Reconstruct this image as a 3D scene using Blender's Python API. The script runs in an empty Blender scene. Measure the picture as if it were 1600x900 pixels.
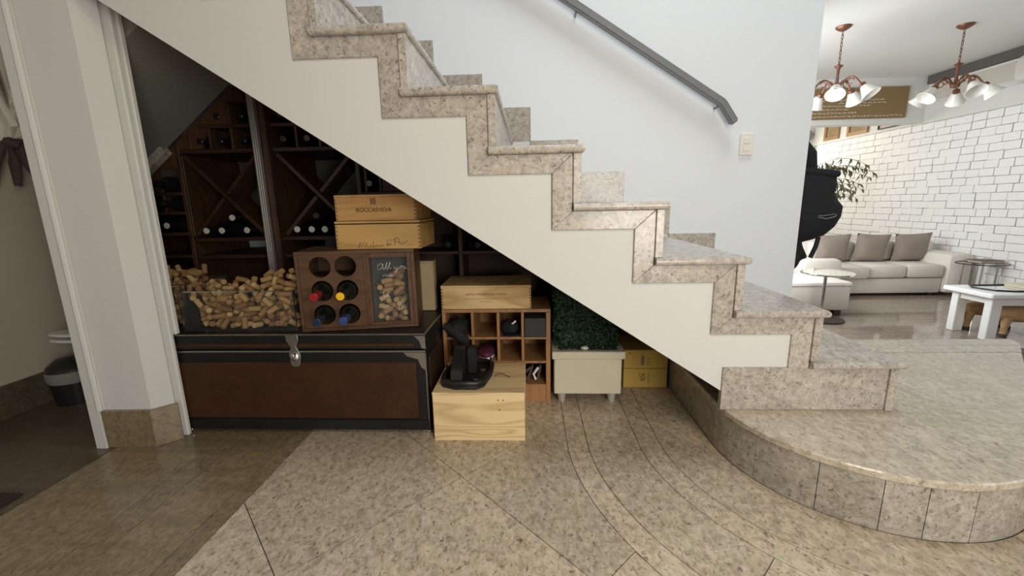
import bpy, bmesh, math, random
import numpy as np
from mathutils import Vector, Matrix
random.seed(7); rng = np.random.default_rng(7)
PI = math.pi
scn = bpy.context.scene
COL = scn.collection

# ---------------------------------------------------------------- camera, world, lights, exposure
cam_d = bpy.data.cameras.new('camera'); cam = bpy.data.objects.new('camera', cam_d); COL.objects.link(cam)
cam_d.sensor_fit = 'HORIZONTAL'; cam_d.sensor_width = 36.0; cam_d.lens = 36.0 * 650.0 / 1600.0
cam_d.clip_start = 0.02; cam_d.clip_end = 60
cx_ = Vector((0.99886, 0.04368, -0.01921)); cz_ = Vector((0.04662637, -0.97906112, 0.19815473))
cy_ = cz_.cross(cx_); cx_ = cy_.cross(cz_)
cam.matrix_world = Matrix(((cx_.x, cy_.x, cz_.x, 0), (cx_.y, cy_.y, cz_.y, 0), (cx_.z, cy_.z, cz_.z, 0.9), (0, 0, 0, 1)))
scn.camera = cam
w = bpy.data.worlds.new('world'); scn.world = w; w.use_nodes = True
w.node_tree.nodes['Background'].inputs[0].default_value = (0.80, 0.84, 0.90, 1)
w.node_tree.nodes['Background'].inputs[1].default_value = 0.045
scn.view_settings.view_transform = 'Standard'; scn.view_settings.look = 'None'
scn.view_settings.gamma = 1.0; scn.view_settings.use_curve_mapping = False
scn.view_settings.exposure = 0.0

def area_light(name, loc, target, size, size_y, power, color):
    d = bpy.data.lights.new(name, 'AREA'); d.shape = 'RECTANGLE'; d.size = size; d.size_y = size_y
    d.energy = power; d.color = color
    o = bpy.data.objects.new(name, d); COL.objects.link(o); o.location = loc
    o.rotation_euler = (Vector(target) - Vector(loc)).to_track_quat('-Z', 'Y').to_euler()
    return o
area_light('ceiling_lamp_light', (0.6, -0.2, 2.25), (0.35, 1.6, 0.4), 0.6, 0.6, 15, (1.0, 0.87, 0.66))
area_light('daylight_window_behind', (1.0, -1.15, 1.0), (0.25, 1.5, 0.45), 1.0, 1.3, 44, (1.0, 0.97, 0.90))
area_light('daylight_window_right', (4.4, -0.4, 1.7), (0.8, 1.6, 0.7), 1.6, 1.5, 16, (0.94, 0.97, 1.0))
area_light('stairwell_daylight', (0.9, 1.5, 4.2), (0.9, 2.4, 1.0), 1.4, 0.9, 57, (0.82, 0.91, 1.0))
area_light('living_room_fill_light', (1.72, 4.1, 1.15), (4.8, 4.6, 0.9), 1.6, 1.3, 56, (0.93, 0.97, 1.0))  # unseen fill added to brighten the brick wall; no window stands there
area_light('dining_room_window_light', (3.6, 7.3, 1.5), (4.6, 5.9, 1.2), 1.0, 1.0, 20, (1.0, 0.94, 0.80))
area_light('hallway_daylight', (-2.0, 2.7, 2.2), (-2.3, 1.8, 1.4), 0.4, 0.4, 3.0, (1.0, 0.96, 0.88))
area_light('daylight_window_left', (-2.3, -1.7, 1.6), (-1.55, 1.4, 1.0), 0.8, 1.0, 7, (1.0, 0.96, 0.86))

# ---------------------------------------------------------------- materials
def new_mat(name):
    m = bpy.data.materials.new(name); m.use_nodes = True
    nt = m.node_tree; b = nt.nodes['Principled BSDF']
    return m, nt, b
def N(nt, t, **kw):
    n = nt.nodes.new(t)
    for k, v in kw.items(): setattr(n, k, v)
    return n
def ramp(nt, stops):
    r = N(nt, 'ShaderNodeValToRGB'); e = r.color_ramp.elements
    while len(e) < len(stops): e.new(0.5)
    for i, (p, c) in enumerate(stops): e[i].position = p; e[i].color = (*c, 1)
    return r
def coords(nt, scale=(1, 1, 1), rot=(0, 0, 0)):
    tc = N(nt, 'ShaderNodeTexCoord'); mp = N(nt, 'ShaderNodeMapping')
    mp.inputs['Scale'].default_value = scale; mp.inputs['Rotation'].default_value = rot
    nt.links.new(tc.outputs['Object'], mp.inputs[0]); return mp.outputs[0]
def noise(nt, vec, scale, detail=4, rough=0.55, dist=0.0):
    n = N(nt, 'ShaderNodeTexNoise'); n.inputs['Scale'].default_value = scale; n.inputs['Detail'].default_value = detail
    n.inputs['Roughness'].default_value = rough; n.inputs['Distortion'].default_value = dist
    nt.links.new(vec, n.inputs['Vector']); return n.outputs[0]
def mixc(nt, fac, a, b, mode='MIX'):
    m = N(nt, 'ShaderNodeMix', data_type='RGBA', blend_type=mode)
    for s, v in ((0, fac), (6, a), (7, b)):
        if isinstance(v, (int, float)): m.inputs[s].default_value = v
        elif isinstance(v, tuple): m.inputs[s].default_value = (*v, 1)
        else: nt.links.new(v, m.inputs[s])
    return m.outputs[2]
def bump(nt, b, h, strength=0.2, dist=0.002):
    n = N(nt, 'ShaderNodeBump'); n.inputs['Strength'].default_value = strength; n.inputs['Distance'].default_value = dist
    nt.links.new(h, n.inputs['Height']); nt.links.new(n.outputs[0], b.inputs['Normal'])
def plain(name, col, rough=0.5, metal=0.0, var=0.08, scale=14, bmp=0.0, bscale=120, coat=0.0):
    m, nt, b = new_mat(name); v = coords(nt)
    c = mixc(nt, noise(nt, v, scale), tuple(x * (1 - var) for x in col), tuple(min(1, x * (1 + var)) for x in col))
    nt.links.new(c, b.inputs['Base Color']); b.inputs['Roughness'].default_value = rough; b.inputs['Metallic'].default_value = metal
    b.inputs['Coat Weight'].default_value = coat
    if bmp: bump(nt, b, noise(nt, v, bscale, 3), bmp)
    return m
def granite(name, lo, hi, speck, rough=0.2, streak=0.0, cream=0.3):
    m, nt, b = new_mat(name)
    v = coords(nt, (1, 1, 1)); vs = coords(nt, (1.0, 0.72, 1.0), (0, 0, 0.7))
    r1 = ramp(nt, [(0.30, lo), (0.66, hi)]); nt.links.new(noise(nt, vs, 42, 7, 0.72, 0.5), r1.inputs[0])
    r2 = ramp(nt, [(0.55, (0, 0, 0)), (0.70, (0.85, 0.85, 0.85))]); nt.links.new(noise(nt, vs, 95, 3, 0.6, 0.9), r2.inputs[0])
    r3 = ramp(nt, [(0.52, (0, 0, 0)), (0.72, (cream,) * 3)]); nt.links.new(noise(nt, v, 5, 5, 0.6, 0.8), r3.inputs[0])
    c = mixc(nt, r3.outputs[0], r1.outputs[0], tuple(min(1, x * 1.22) for x in hi))
    c = mixc(nt, r2.outputs[0], c, speck)
    if streak:
        sv = coords(nt, (0.6, 7, 1)); r4 = ramp(nt, [(0.42, (0, 0, 0)), (0.7, (streak,) * 3)])
        nt.links.new(noise(nt, sv, 3.0, 4, 0.6, 0.5), r4.inputs[0]); c = mixc(nt, r4.outputs[0], c, tuple(x * 0.62 for x in lo))
    oi = N(nt, 'ShaderNodeObjectInfo'); mr = N(nt, 'ShaderNodeMapRange'); mr.inputs[3].default_value = 0.90; mr.inputs[4].default_value = 1.06
    nt.links.new(oi.outputs['Random'], mr.inputs[0])
    c = mixc(nt, 1.0, c, mr.outputs[0], 'MULTIPLY')
    nt.links.new(c, b.inputs['Base Color']); b.inputs['Roughness'].default_value = rough
    return m
def wood(name, c1, c2, axis='x', scale=1.0, dist=3.0, rough=0.55, stain=0.0):
    m, nt, b = new_mat(name)
    sc = {'x': (0.9, 6, 6), 'y': (6, 0.9, 6), 'z': (6, 6, 0.9)}[axis]
    oi = N(nt, 'ShaderNodeObjectInfo'); tc = N(nt, 'ShaderNodeTexCoord'); ad = N(nt, 'ShaderNodeVectorMath', operation='ADD')
    cb = N(nt, 'ShaderNodeCombineXYZ'); ml = N(nt, 'ShaderNodeMath', operation='MULTIPLY'); ml.inputs[1].default_value = 9.0
    nt.links.new(oi.outputs['Random'], ml.inputs[0])
    for i in range(3): nt.links.new(ml.outputs[0], cb.inputs[i])
    nt.links.new(tc.outputs['Object'], ad.inputs[0]); nt.links.new(cb.outputs[0], ad.inputs[1])
    mp = N(nt, 'ShaderNodeMapping'); mp.inputs['Scale'].default_value = tuple(s * scale for s in sc); nt.links.new(ad.outputs[0], mp.inputs[0])
    v = mp.outputs[0]
    n1 = noise(nt, v, 1.3, 2, 0.5, 0.6)
    mu = N(nt, 'ShaderNodeMath', operation='MULTIPLY'); mu.inputs[1].default_value = dist * 3.5; nt.links.new(n1, mu.inputs[0])
    si = N(nt, 'ShaderNodeMath', operation='FRACT'); nt.links.new(mu.outputs[0], si.inputs[0])
    r = ramp(nt, [(0.0, c2), (0.45, c1), (0.80, c1), (1.0, c2)]); nt.links.new(si.outputs[0], r.inputs[0])
    c = mixc(nt, noise(nt, v, 22, 4, 0.7), r.outputs[0], tuple(x * 0.78 for x in c1))
    c = mixc(nt, 0.65, c, r.outputs[0])
    if stain:
        rr = ramp(nt, [(0.45, (0, 0, 0)), (0.7, (stain,) * 3)]); nt.links.new(noise(nt, coords(nt), 9, 5, 0.65), rr.inputs[0])
        c = mixc(nt, rr.outputs[0], c, tuple(x * 0.4 for x in c2))
    nt.links.new(c, b.inputs['Base Color']); b.inputs['Roughness'].default_value = rough
    return m
def glass(name, col=(1, 1, 1), rough=0.02, alpha=0.12):
    m, nt, b = new_mat(name); v = coords(nt)
    b.inputs['Base Color'].default_value = (*col, 1); b.inputs['Roughness'].default_value = rough
    r = ramp(nt, [(0.3, (alpha * 0.7,) * 3), (0.7, (alpha * 1.3,) * 3)]); nt.links.new(noise(nt, v, 6), r.inputs[0])
    nt.links.new(r.outputs[0], b.inputs['Alpha']); b.inputs['Specular IOR Level'].default_value = 0.6
    return m
def emit(name, col, strength):
    m, nt, b = new_mat(name); b.inputs['Base Color'].default_value = (*col, 1)
    b.inputs['Emission Color'].default_value = (*col, 1); b.inputs['Emission Strength'].default_value = strength
    return m

M = {}
M['plaster'] = plain('white_plaster', (0.675, 0.67, 0.635), 0.75, var=0.02, scale=3, bmp=0.05, bscale=60)
M['plaster_hall'] = plain('shaded_hall_plaster', (0.46, 0.42, 0.335), 0.85, var=0.03, scale=4)  # plaster darkened so its colour holds the hall's shade
M['rackshade'] = plain('shaded_wall_grey', (0.13, 0.125, 0.10), 0.9, var=0.1)  # dark tone standing in for the shaded wall behind the X bins
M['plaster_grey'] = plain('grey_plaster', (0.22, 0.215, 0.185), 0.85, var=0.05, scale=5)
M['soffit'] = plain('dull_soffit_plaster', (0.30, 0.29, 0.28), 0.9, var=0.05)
M['wall_white'] = plain('cool_white_wall', (0.82, 0.845, 0.875), 0.6, var=0.015, scale=2, bmp=0.04, bscale=60)
M['granite'] = granite('polished_granite', (0.30, 0.235, 0.16), (0.65, 0.54, 0.405), (0.12, 0.09, 0.06), 0.2)
M['granite_riser'] = granite('greyish_riser_granite', (0.23, 0.20, 0.16), (0.50, 0.45, 0.38), (0.10, 0.085, 0.07), 0.2)
M['granite_stair'] = granite('stair_granite', (0.30, 0.265, 0.225), (0.62, 0.56, 0.49), (0.13, 0.11, 0.09), 0.22)
M['granite_brown'] = granite('brown_granite', (0.165, 0.12, 0.065), (0.31, 0.235, 0.145), (0.10, 0.075, 0.05), 0.25, 0.35, 0.12)
M['granite_light'] = granite('light_granite', (0.35, 0.295, 0.22), (0.66, 0.575, 0.455), (0.22, 0.18, 0.13), 0.14, 0.12)
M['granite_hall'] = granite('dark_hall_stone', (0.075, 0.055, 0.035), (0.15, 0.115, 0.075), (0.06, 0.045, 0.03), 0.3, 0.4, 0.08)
M['stone_living'] = granite('polished_brown_stone', (0.22, 0.17, 0.13), (0.40, 0.32, 0.26), (0.19, 0.15, 0.12), 0.06, 0.3, 0.15)
M['grout'] = plain('dark_joint', (0.10, 0.08, 0.06), 0.9)
M['brick'] = plain('white_painted_brick', (0.80, 0.79, 0.77), 0.65, var=0.06, scale=9, bmp=0.3, bscale=40)
M['mortar'] = plain('grey_mortar', (0.46, 0.45, 0.43), 0.95, var=0.2, scale=20)
M['rackwood'] = wood('dark_stained_rack_wood', (0.048, 0.022, 0.010), (0.026, 0.011, 0.006), 'x', 1.2, 2, 0.55)
M['rackwood_z'] = wood('dark_stained_upright_wood', (0.062, 0.027, 0.011), (0.034, 0.014, 0.006), 'z', 1.0, 2, 0.5)
M['rackpanel'] = wood('reddish_filler_panel', (0.085, 0.036, 0.012), (0.05, 0.020, 0.007), 'z', 1.0, 2, 0.5)
M['brownwood'] = wood('brown_crate_wood', (0.110, 0.052, 0.021), (0.068, 0.031, 0.012), 'x', 1.0, 2, 0.5)
M['crate1'] = wood('honey_pine_crate', (0.54, 0.30, 0.10), (0.43, 0.225, 0.07), 'x', 0.9, 1.6, 0.6)
M['crate2'] = wood('yellow_pine_crate', (0.54, 0.325, 0.11), (0.43, 0.235, 0.068), 'x', 0.8, 1.4, 0.6)
M['crate3'] = wood('streaked_pine_crate', (0.80, 0.55, 0.265), (0.52, 0.31, 0.115), 'x', 0.7, 1.5, 0.6)
M['crate4'] = wood('plain_plywood', (0.48, 0.36, 0.20), (0.42, 0.31, 0.165), 'z', 0.6, 1, 0.7)
M['lightbox'] = wood('pale_pine_box', (0.86, 0.65, 0.365), (0.63, 0.42, 0.195), 'x', 0.85, 2.6, 0.55)
M['cubby'] = wood('orange_brown_rack_wood', (0.40, 0.205, 0.085), (0.29, 0.14, 0.055), 'z', 0.9, 1.6, 0.5)
M['ink'] = plain('burnt_ink', (0.11, 0.06, 0.03), 0.8)
M['inksoft'] = plain('faded_ink', (0.22, 0.13, 0.065), 0.8)
M['white_ink'] = plain('white_paint', (0.85, 0.85, 0.82), 0.6)
M['steel'] = plain('worn_steel', (0.40, 0.38, 0.35), 0.35, 0.9, var=0.3, scale=30)
M['chrome'] = plain('bright_metal', (0.75, 0.74, 0.72), 0.18, 1.0)
M['satin'] = plain('satin_metal', (0.55, 0.53, 0.48), 0.45, 0.4)
M['alu'] = plain('ridged_aluminium', (0.50, 0.48, 0.44), 0.35, 0.7, var=0.15, scale=40)
M['darksteel'] = plain('blackened_steel', (0.030, 0.030, 0.030), 0.4, 0.6, var=0.4, scale=9)
M['rust'] = plain('rusty_leather_brown_sheet', (0.054, 0.019, 0.0055), 0.55, 0.15, var=0.55, scale=12, bmp=0.5, bscale=90)
M['black'] = plain('black_plastic', (0.012, 0.012, 0.013), 0.42, var=0.3)
M['blackcloth'] = plain('black_fabric', (0.012, 0.013, 0.016), 0.85, var=0.4, scale=20, bmp=0.4, bscale=150)
M['charcoal'] = plain('charcoal_card', (0.035, 0.037, 0.036), 0.7)
M['bottle'] = plain('dark_bottle_glass', (0.006, 0.008, 0.007), 0.08, var=0.2)
M['cap_red'] = plain('red_foil', (0.30, 0.012, 0.02), 0.35)
M['cap_yellow'] = plain('yellow_foil', (0.90, 0.50, 0.02), 0.35)
M['cap_blue'] = plain('blue_foil', (0.03, 0.06, 0.20), 0.35)
M['cap_navy'] = plain('navy_foil', (0.014, 0.025, 0.06), 0.35)
M['cap_white'] = plain('pale_foil', (0.60, 0.57, 0.52), 0.35)
M['cap_black'] = plain('black_foil', (0.010, 0.010, 0.012), 0.3)
M['acrylic'] = glass('clear_acrylic', (0.5, 0.52, 0.5), 0.03, 0.018)
M['pane'] = glass('display_glass', (0.5, 0.52, 0.53), 0.03, 0.04)
M['board_black'] = plain('dark_backing', (0.035, 0.035, 0.034), 0.6)
CORKS = []
for i, c in enumerate([(0.32, 0.195, 0.08), (0.26, 0.14, 0.052), (0.45, 0.30, 0.14), (0.19, 0.092, 0.034), (0.36, 0.23, 0.08)]):
    CORKS.append(plain('cork_tone_%s' % 'abcde'[i], c, 0.85, var=0.22, scale=110, bmp=0.3, bscale=200))
M['planter'] = plain('cream_lacquer', (0.68, 0.62, 0.475), 0.4, var=0.03)
M['leaf'] = plain('dark_box_leaf', (0.022, 0.055, 0.026), 0.5, var=0.5, scale=30)
M['twigleaf'] = plain('olive_leaf', (0.09, 0.10, 0.05), 0.6, var=0.4)
M['twig'] = plain('bark', (0.20, 0.16, 0.10), 0.8)
M['stonewhite'] = plain('pale_pebble', (0.70, 0.70, 0.60), 0.6)
M['yellowcard'] = plain('yellow_cardboard', (0.52, 0.34, 0.075), 0.8, var=0.06)
M['rail'] = plain('grey_painted_metal', (0.20, 0.205, 0.215), 0.4)
M['switch'] = plain('switch_plastic', (0.86, 0.83, 0.76), 0.35)
M['sofa'] = plain('off_white_slipcover', (0.74, 0.69, 0.62), 0.85, var=0.04, bmp=0.25, bscale=30)
M['cushion'] = plain('taupe_velvet', (0.30, 0.245, 0.21), 0.85, var=0.12, scale=8)
M['white_table'] = plain('white_painted_wood', (0.80, 0.80, 0.77), 0.35, var=0.03)
M['hide'] = plain('tan_hide', (0.42, 0.27, 0.14), 0.9, var=0.4, scale=12)
M['hoof'] = plain('dark_foot', (0.05, 0.04, 0.03), 0.6)
M['copper'] = plain('copper_metal', (0.21, 0.095, 0.06), 0.4, 0.6, var=0.2)
M['opal'] = plain('opal_glass', (0.86, 0.85, 0.80), 0.25, var=0.03)
M['signboard'] = plain('brown_sign_board', (0.235, 0.15, 0.065), 0.6, var=0.06)
M['ac'] = plain('ac_plastic', (0.62, 0.60, 0.55), 0.4, var=0.02)
M['cove'] = plain('taupe_and_cove_shade', (0.11, 0.10, 0.092), 0.8)  # dark tone painted as the cove's shade; shared by air conditioner details
M['taupe'] = plain('pale_taupe_paint', (0.56, 0.52, 0.46), 0.8)
M['gilt'] = plain('gilt_frame', (0.34, 0.20, 0.10), 0.45, 0.2)
M['print'] = plain('faded_print', (0.26, 0.19, 0.10), 0.6, var=0.5, scale=18)
M['pinkprint'] = plain('pinkish_print', (0.55, 0.42, 0.39), 0.6, var=0.2, scale=10)
M['mirror'] = plain('mirror_tray', (0.85, 0.90, 0.87), 0.06, 0.9)
M['paper'] = plain('book_pages', (0.45, 0.38, 0.30), 0.8)
M['bookgreen'] = plain('pale_green_cover', (0.55, 0.55, 0.36), 0.6)
M['mat_dark'] = plain('dark_mat', (0.025, 0.018, 0.012), 0.95)
M['curtain'] = plain('cream_curtain', (0.78, 0.70, 0.62), 0.9)
M['tie'] = plain('plum_tie', (0.07, 0.045, 0.045), 0.9)
M['purple'] = plain('plum_shoe', (0.10, 0.02, 0.05), 0.6)
M['brownleather'] = plain('brown_sandal', (0.10, 0.07, 0.055), 0.6)
M['window_glow'] = emit('bright_daylight_pane', (1.0, 0.98, 0.94), 5.0)
M['greyplaque'] = plain('mauve_grey', (0.25, 0.22, 0.24), 0.7)

# ---------------------------------------------------------------- mesh helpers
class MB:
    def __init__(s): s.bm = bmesh.new()
    def box(s, x0, x1, y0, y1, z0, z1, bev=0.0, mtx=None):
        t = bmesh.new()
        bmesh.ops.create_cube(t, size=1.0)
        for v in t.verts:
            v.co = Vector((x0 + (v.co.x + .5) * (x1 - x0), y0 + (v.co.y + .5) * (y1 - y0), z0 + (v.co.z + .5) * (z1 - z0)))
        if bev: bmesh.ops.bevel(t, geom=t.edges[:], offset=bev, segments=2 if bev > 0.008 else 1, affect='EDGES', profile=0.5)
        return s.add(t, mtx)
    def add(s, t, mtx=None):
        if mtx is not None: t.transform(mtx)
        me = bpy.data.meshes.new('tmp'); t.to_mesh(me); t.free(); s.bm.from_mesh(me); bpy.data.meshes.remove(me); return s
    def prism(s, poly, axis, a0, a1, bev=0.0):
        # poly in the plane perpendicular to axis: 'y' -> (x,z), 'z' -> (x,y), 'x' -> (y,z)
        f = {'y': lambda p, a: (p[0], a, p[1]), 'z': lambda p, a: (p[0], p[1], a), 'x': lambda p, a: (a, p[0], p[1])}[axis]
        t = bmesh.new()
        A = [t.verts.new(f(p, a0)) for p in poly]; B = [t.verts.new(f(p, a1)) for p in poly]
        t.faces.new(A); t.faces.new(B[::-1]); n = len(poly)
        for i in range(n): t.faces.new((A[(i + 1) % n], A[i], B[i], B[(i + 1) % n]))
        bmesh.ops.recalc_face_normals(t, faces=t.faces[:])
        if bev: bmesh.ops.bevel(t, geom=t.edges[:], offset=bev, segments=1, affect='EDGES')
        return s.add(t)
    def tube(s, pts, r, n=8, radii=None, caps=True):
        pts = [Vector(p) for p in pts]; t = bmesh.new(); rings = []
        for i, p in enumerate(pts):
            d = (pts[min(i + 1, len(pts) - 1)] - pts[max(i - 1, 0)]).normalized()
            a = d.cross(Vector((0, 0, 1)));
            if a.length < 0.05: a = d.cross(Vector((0, 1, 0)))
            a.normalize(); b = d.cross(a); rr = radii[i] if radii else r
            rings.append([t.verts.new(p + (a * math.cos(2 * PI * k / n) + b * math.sin(2 * PI * k / n)) * rr) for k in range(n)])
        for i in range(len(rings) - 1):
            for k in range(n): t.faces.new((rings[i][k], rings[i][(k + 1) % n], rings[i + 1][(k + 1) % n], rings[i + 1][k]))
        if caps: t.faces.new(rings[0][::-1]); t.faces.new(rings[-1])
        bmesh.ops.recalc_face_normals(t, faces=t.faces[:]); return s.add(t)
    def lathe(s, prof, n=20, mtx=None, center=(0, 0, 0), closed=True):
        t = bmesh.new(); rings = []
        for r, z in prof:
            rings.append([t.verts.new((center[0] + max(r, 1e-4) * math.cos(2 * PI * k / n), center[1] + max(r, 1e-4) * math.sin(2 * PI * k / n), center[2] + z)) for k in range(n)])
        for i in range(len(rings) - 1):
            for k in range(n): t.faces.new((rings[i][k], rings[i][(k + 1) % n], rings[i + 1][(k + 1) % n], rings[i + 1][k]))
        if closed: t.faces.new(rings[0][::-1]); t.faces.new(rings[-1])
        bmesh.ops.recalc_face_normals(t, faces=t.faces[:]); return s.add(t, mtx)
    def pillow(s, w_, h, d, mtx=None, n=10, sq=0.35):
        # soft cushion: w_ x h outline (x,z), thickness d along y
        t = bmesh.new(); g = {}
        for side in (-1, 1):
            for i in range(n + 1):
                for j in range(n + 1):
                    u = -1 + 2 * i / n; v = -1 + 2 * j / n
                    if side == 1 and (i in (0, n) or j in (0, n)): g[side, i, j] = g[-1, i, j]; continue
                    k = ((1 - abs(u) ** 2.5) * (1 - abs(v) ** 2.5)) ** 0.5
                    pin = 1 - 0.06 * (1 - abs(u * v))
                    pu = u * (1 - 0.07 * (1 - v * v)) ; pv = v * (1 - 0.07 * (1 - u * u))
                    g[side, i, j] = t.verts.new((pu * w_ / 2, side * d / 2 * k, pv * h / 2))
            for i in range(n):
                for j in range(n): t.faces.new((g[side, i, j], g[side, i + 1, j], g[side, i + 1, j + 1], g[side, i, j + 1]))
        bmesh.ops.recalc_face_normals(t, faces=t.faces[:]); return s.add(t, mtx)
    def blob(s, c, r, seg=14, jitter=0.0, seed=1):
        t = bmesh.new(); bmesh.ops.create_uvsphere(t, u_segments=seg, v_segments=seg // 2 + 2, radius=1)
        rr = random.Random(seed)
        for v in t.verts:
            k = 1 + jitter * (rr.random() - .5); v.co = Vector((c[0] + v.co.x * r[0] * k, c[1] + v.co.y * r[1] * k, c[2] + v.co.z * r[2] * k))
        return s.add(t)

WORLD = {}
def build(name, mb, mat, parent=None, local=False, loc=None, smooth=35):
    """links what mb holds as ONE mesh object; world coordinates unless local"""
    bm = mb.bm; me = bpy.data.meshes.new(name)
    if parent is not None: org = WORLD.get(parent.name, Vector((0, 0, 0)))
    elif loc is not None: org = Vector(loc)
    else:
        xs = [v.co.x for v in bm.verts]; ys = [v.co.y for v in bm.verts]; zs = [v.co.z for v in bm.verts]
        org = Vector(((min(xs) + max(xs)) / 2, (min(ys) + max(ys)) / 2, min(zs)))
    if not local: bmesh.ops.translate(bm, verts=bm.verts[:], vec=-org)
    bm.to_mesh(me); bm.free()
    me.materials.append(mat)
    if smooth:
        me.polygons.foreach_set('use_smooth', [True] * len(me.polygons)); me.set_sharp_from_angle(angle=math.radians(smooth))
    o = bpy.data.objects.new(name, me); COL.objects.link(o)
    if parent is not None: o.parent = parent; WORLD[o.name] = org
    else: o.location = org; WORLD[o.name] = org
    return o
def tag(o, label, cat, group=None, kind=None):
    o['label'] = label; o['category'] = cat
    if group: o['group'] = group
    if kind: o['kind'] = kind
    return o
def thing(name, label, cat, loc, rotz=0.0, group=None):
    o = bpy.data.objects.new(name, None); COL.objects.link(o); o.location = loc; o.rotation_euler = (0, 0, rotz)
    o.empty_display_size = 0.05; WORLD[o.name] = Vector(loc); return tag(o, label, cat, group)
def structure(name, mb, mat, parent=None, **kw):
    o = build(name, mb, mat, parent, **kw)
    if parent is None: o['kind'] = 'structure'
    return o
def stuff(o): o['kind'] = 'stuff'; return o
def copy_thing(root, loc, rot=None, label=None):
    r = root.copy(); COL.objects.link(r); r.location = loc
    if rot is not None: r.rotation_euler = rot
    if label: r['label'] = label
    for ch in root.children:
        c = ch.copy(); COL.objects.link(c); c.parent = r
        for g in ch.children:
            d = g.copy(); COL.objects.link(d); d.parent = c
    return r
def text_mb(body, size, shear=0.0, depth=0.0006, font_scale_x=1.0, align='CENTER', bold=0.0):
    cu = bpy.data.curves.new('t', 'FONT'); cu.body = body; cu.size = size; cu.shear = shear; cu.extrude = depth; cu.offset = bold
    cu.align_x = align; cu.align_y = 'CENTER'; cu.resolution_u = 3
    o = bpy.data.objects.new('t', cu); COL.objects.link(o)
    dg = bpy.context.evaluated_depsgraph_get(); me = bpy.data.meshes.new_from_object(o.evaluated_get(dg))
    mb = MB(); mb.bm.from_mesh(me); bpy.data.meshes.remove(me); bpy.data.objects.remove(o); bpy.data.curves.remove(cu)
    bmesh.ops.scale(mb.bm, vec=(font_scale_x, 1, 1), verts=mb.bm.verts[:])
    return mb
def to_front(mb, x, y, z, rotz=0.0):
    """stands text drawn in xy up in the xz plane, facing -y"""
    mb.bm.transform(Matrix.Translation((x, y, z)) @ Matrix.Rotation(rotz, 4, 'Z') @ Matrix.Rotation(PI / 2, 4, 'X')); return mb
def strokes(lines, r, y, mtx=None):
    """pen strokes: polylines of (x,z) on the plane y"""
    mb = MB()
    for L in lines: mb.tube([(p[0], y, p[1]) for p in L], r, 5)
    return mb

# ---------------------------------------------------------------- floor of stone pieces
floor_bm = MB(); floor_bm.box(-1.62, 4.8, -2.6, 2.5, -0.08, -0.005)
floor = structure('floor', floor_bm, M['grout'], loc=(0, 0, 0), smooth=0)
GAP = 0.0013
def clip_half(poly, a, b, c):            # keep a*x + b*y <= c
    out = []
    for i in range(len(poly)):
        p, q = poly[i], poly[(i + 1) % len(poly)]
        dp, dq = a * p[0] + b * p[1] - c, a * q[0] + b * q[1] - c
        if dp <= 0: out.append(p)
        if (dp < 0 < dq) or (dq < 0 < dp):
            t = dp / (dp - dq); out.append((p[0] + t * (q[0] - p[0]), p[1] + t * (q[1] - p[1])))
    return out
CXc, CYc = 1.13, 1.45                     # centre the curved bands share
def arc(r, a0, a1, n):
    return [(CXc + r * math.cos(math.radians(a0 + (a1 - a0) * i / n)), CYc + r * math.sin(math.radians(a0 + (a1 - a0) * i / n))) for i in range(n + 1)]
def tile(poly, mat, parent=floor, z=0.0, name='stone_tile', th=0.005):
    poly2 = []
    for p in poly:
        if not poly2 or math.hypot(p[0] - poly2[-1][0], p[1] - poly2[-1][1]) > 1e-4: poly2.append(p)
    if len(poly2) < 3: return
    ar = sum(poly2[i][0] * poly2[(i + 1) % len(poly2)][1] - poly2[(i + 1) % len(poly2)][0] * poly2[i][1] for i in range(len(poly2))) / 2
    if abs(ar) < 2e-4: return
    mb = MB(); mb.prism(poly2, 'z', z - th, z)
    return build(name, mb, mat, parent, smooth=0)
def rect(x0, x1, y0, y1): return [(x0, y0), (x1, y0), (x1, y1), (x0, y1)]
# straight bands on the left
for (a, b) in ((-1.62, -1.25), (-1.25, -1.16), (-1.16, -0.967), (-0.967, -0.905)):
    for y0, y1 in ((-2.6, -1.4), (-1.4, -0.2), (-0.2, 1.1), (1.1, 2.5)):
        o_ = 0.13 * (abs(a) * 7 % 3)
        y0s = y0 + (o_ if y0 > -2.5 else 0); y1s = y1 + (o_ if y1 < 2.4 else 0)
        tile(rect(a + GAP, b - GAP, y0s + GAP, y1s - GAP), M['granite_brown'])
# diagonal tiles
R1 = 1.0
def outside_disc(poly):
    """removes the disc (and, behind its centre line, the strip beyond) from a convex polygon"""
    dense = []
    for i in range(len(poly)):
        p, q = poly[i], poly[(i + 1) % len(poly)]
        for k in range(240): dense.append((p[0] + (q[0] - p[0]) * k / 240, p[1] + (q[1] - p[1]) * k / 240))
    def g(p):
        if p[1] > CYc: return abs(p[0] - CXc) - R1
        return math.hypot(p[0] - CXc, p[1] - CYc) - R1
    ins = [g(p) >= GAP for p in dense]
    if all(ins): return poly
    if not any(ins): return None
    out = []; n = len(dense); st = next(i for i in range(n) if ins[i] and not ins[i - 1])
    seq = [dense[(st + i) % n] for i in range(n)]; si = [g(p) >= GAP for p in seq]
    out = [p for p, k in zip(seq, si) if k]
    a, b = out[-1], out[0]
    def ang(p): return math.degrees(math.atan2(p[1] - CYc, p[0] - CXc)) % 360
    if a[1] <= CYc or b[1] <= CYc:
        aa = ang(a) if a[1] <= CYc else (180 if a[0] < CXc else 360); bb = ang(b) if b[1] <= CYc else (180 if b[0] < CXc else 360)
        out += arc(R1 + GAP, aa, bb, 14)[0 if a[1] > CYc else 1:-1]
    return out
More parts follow.
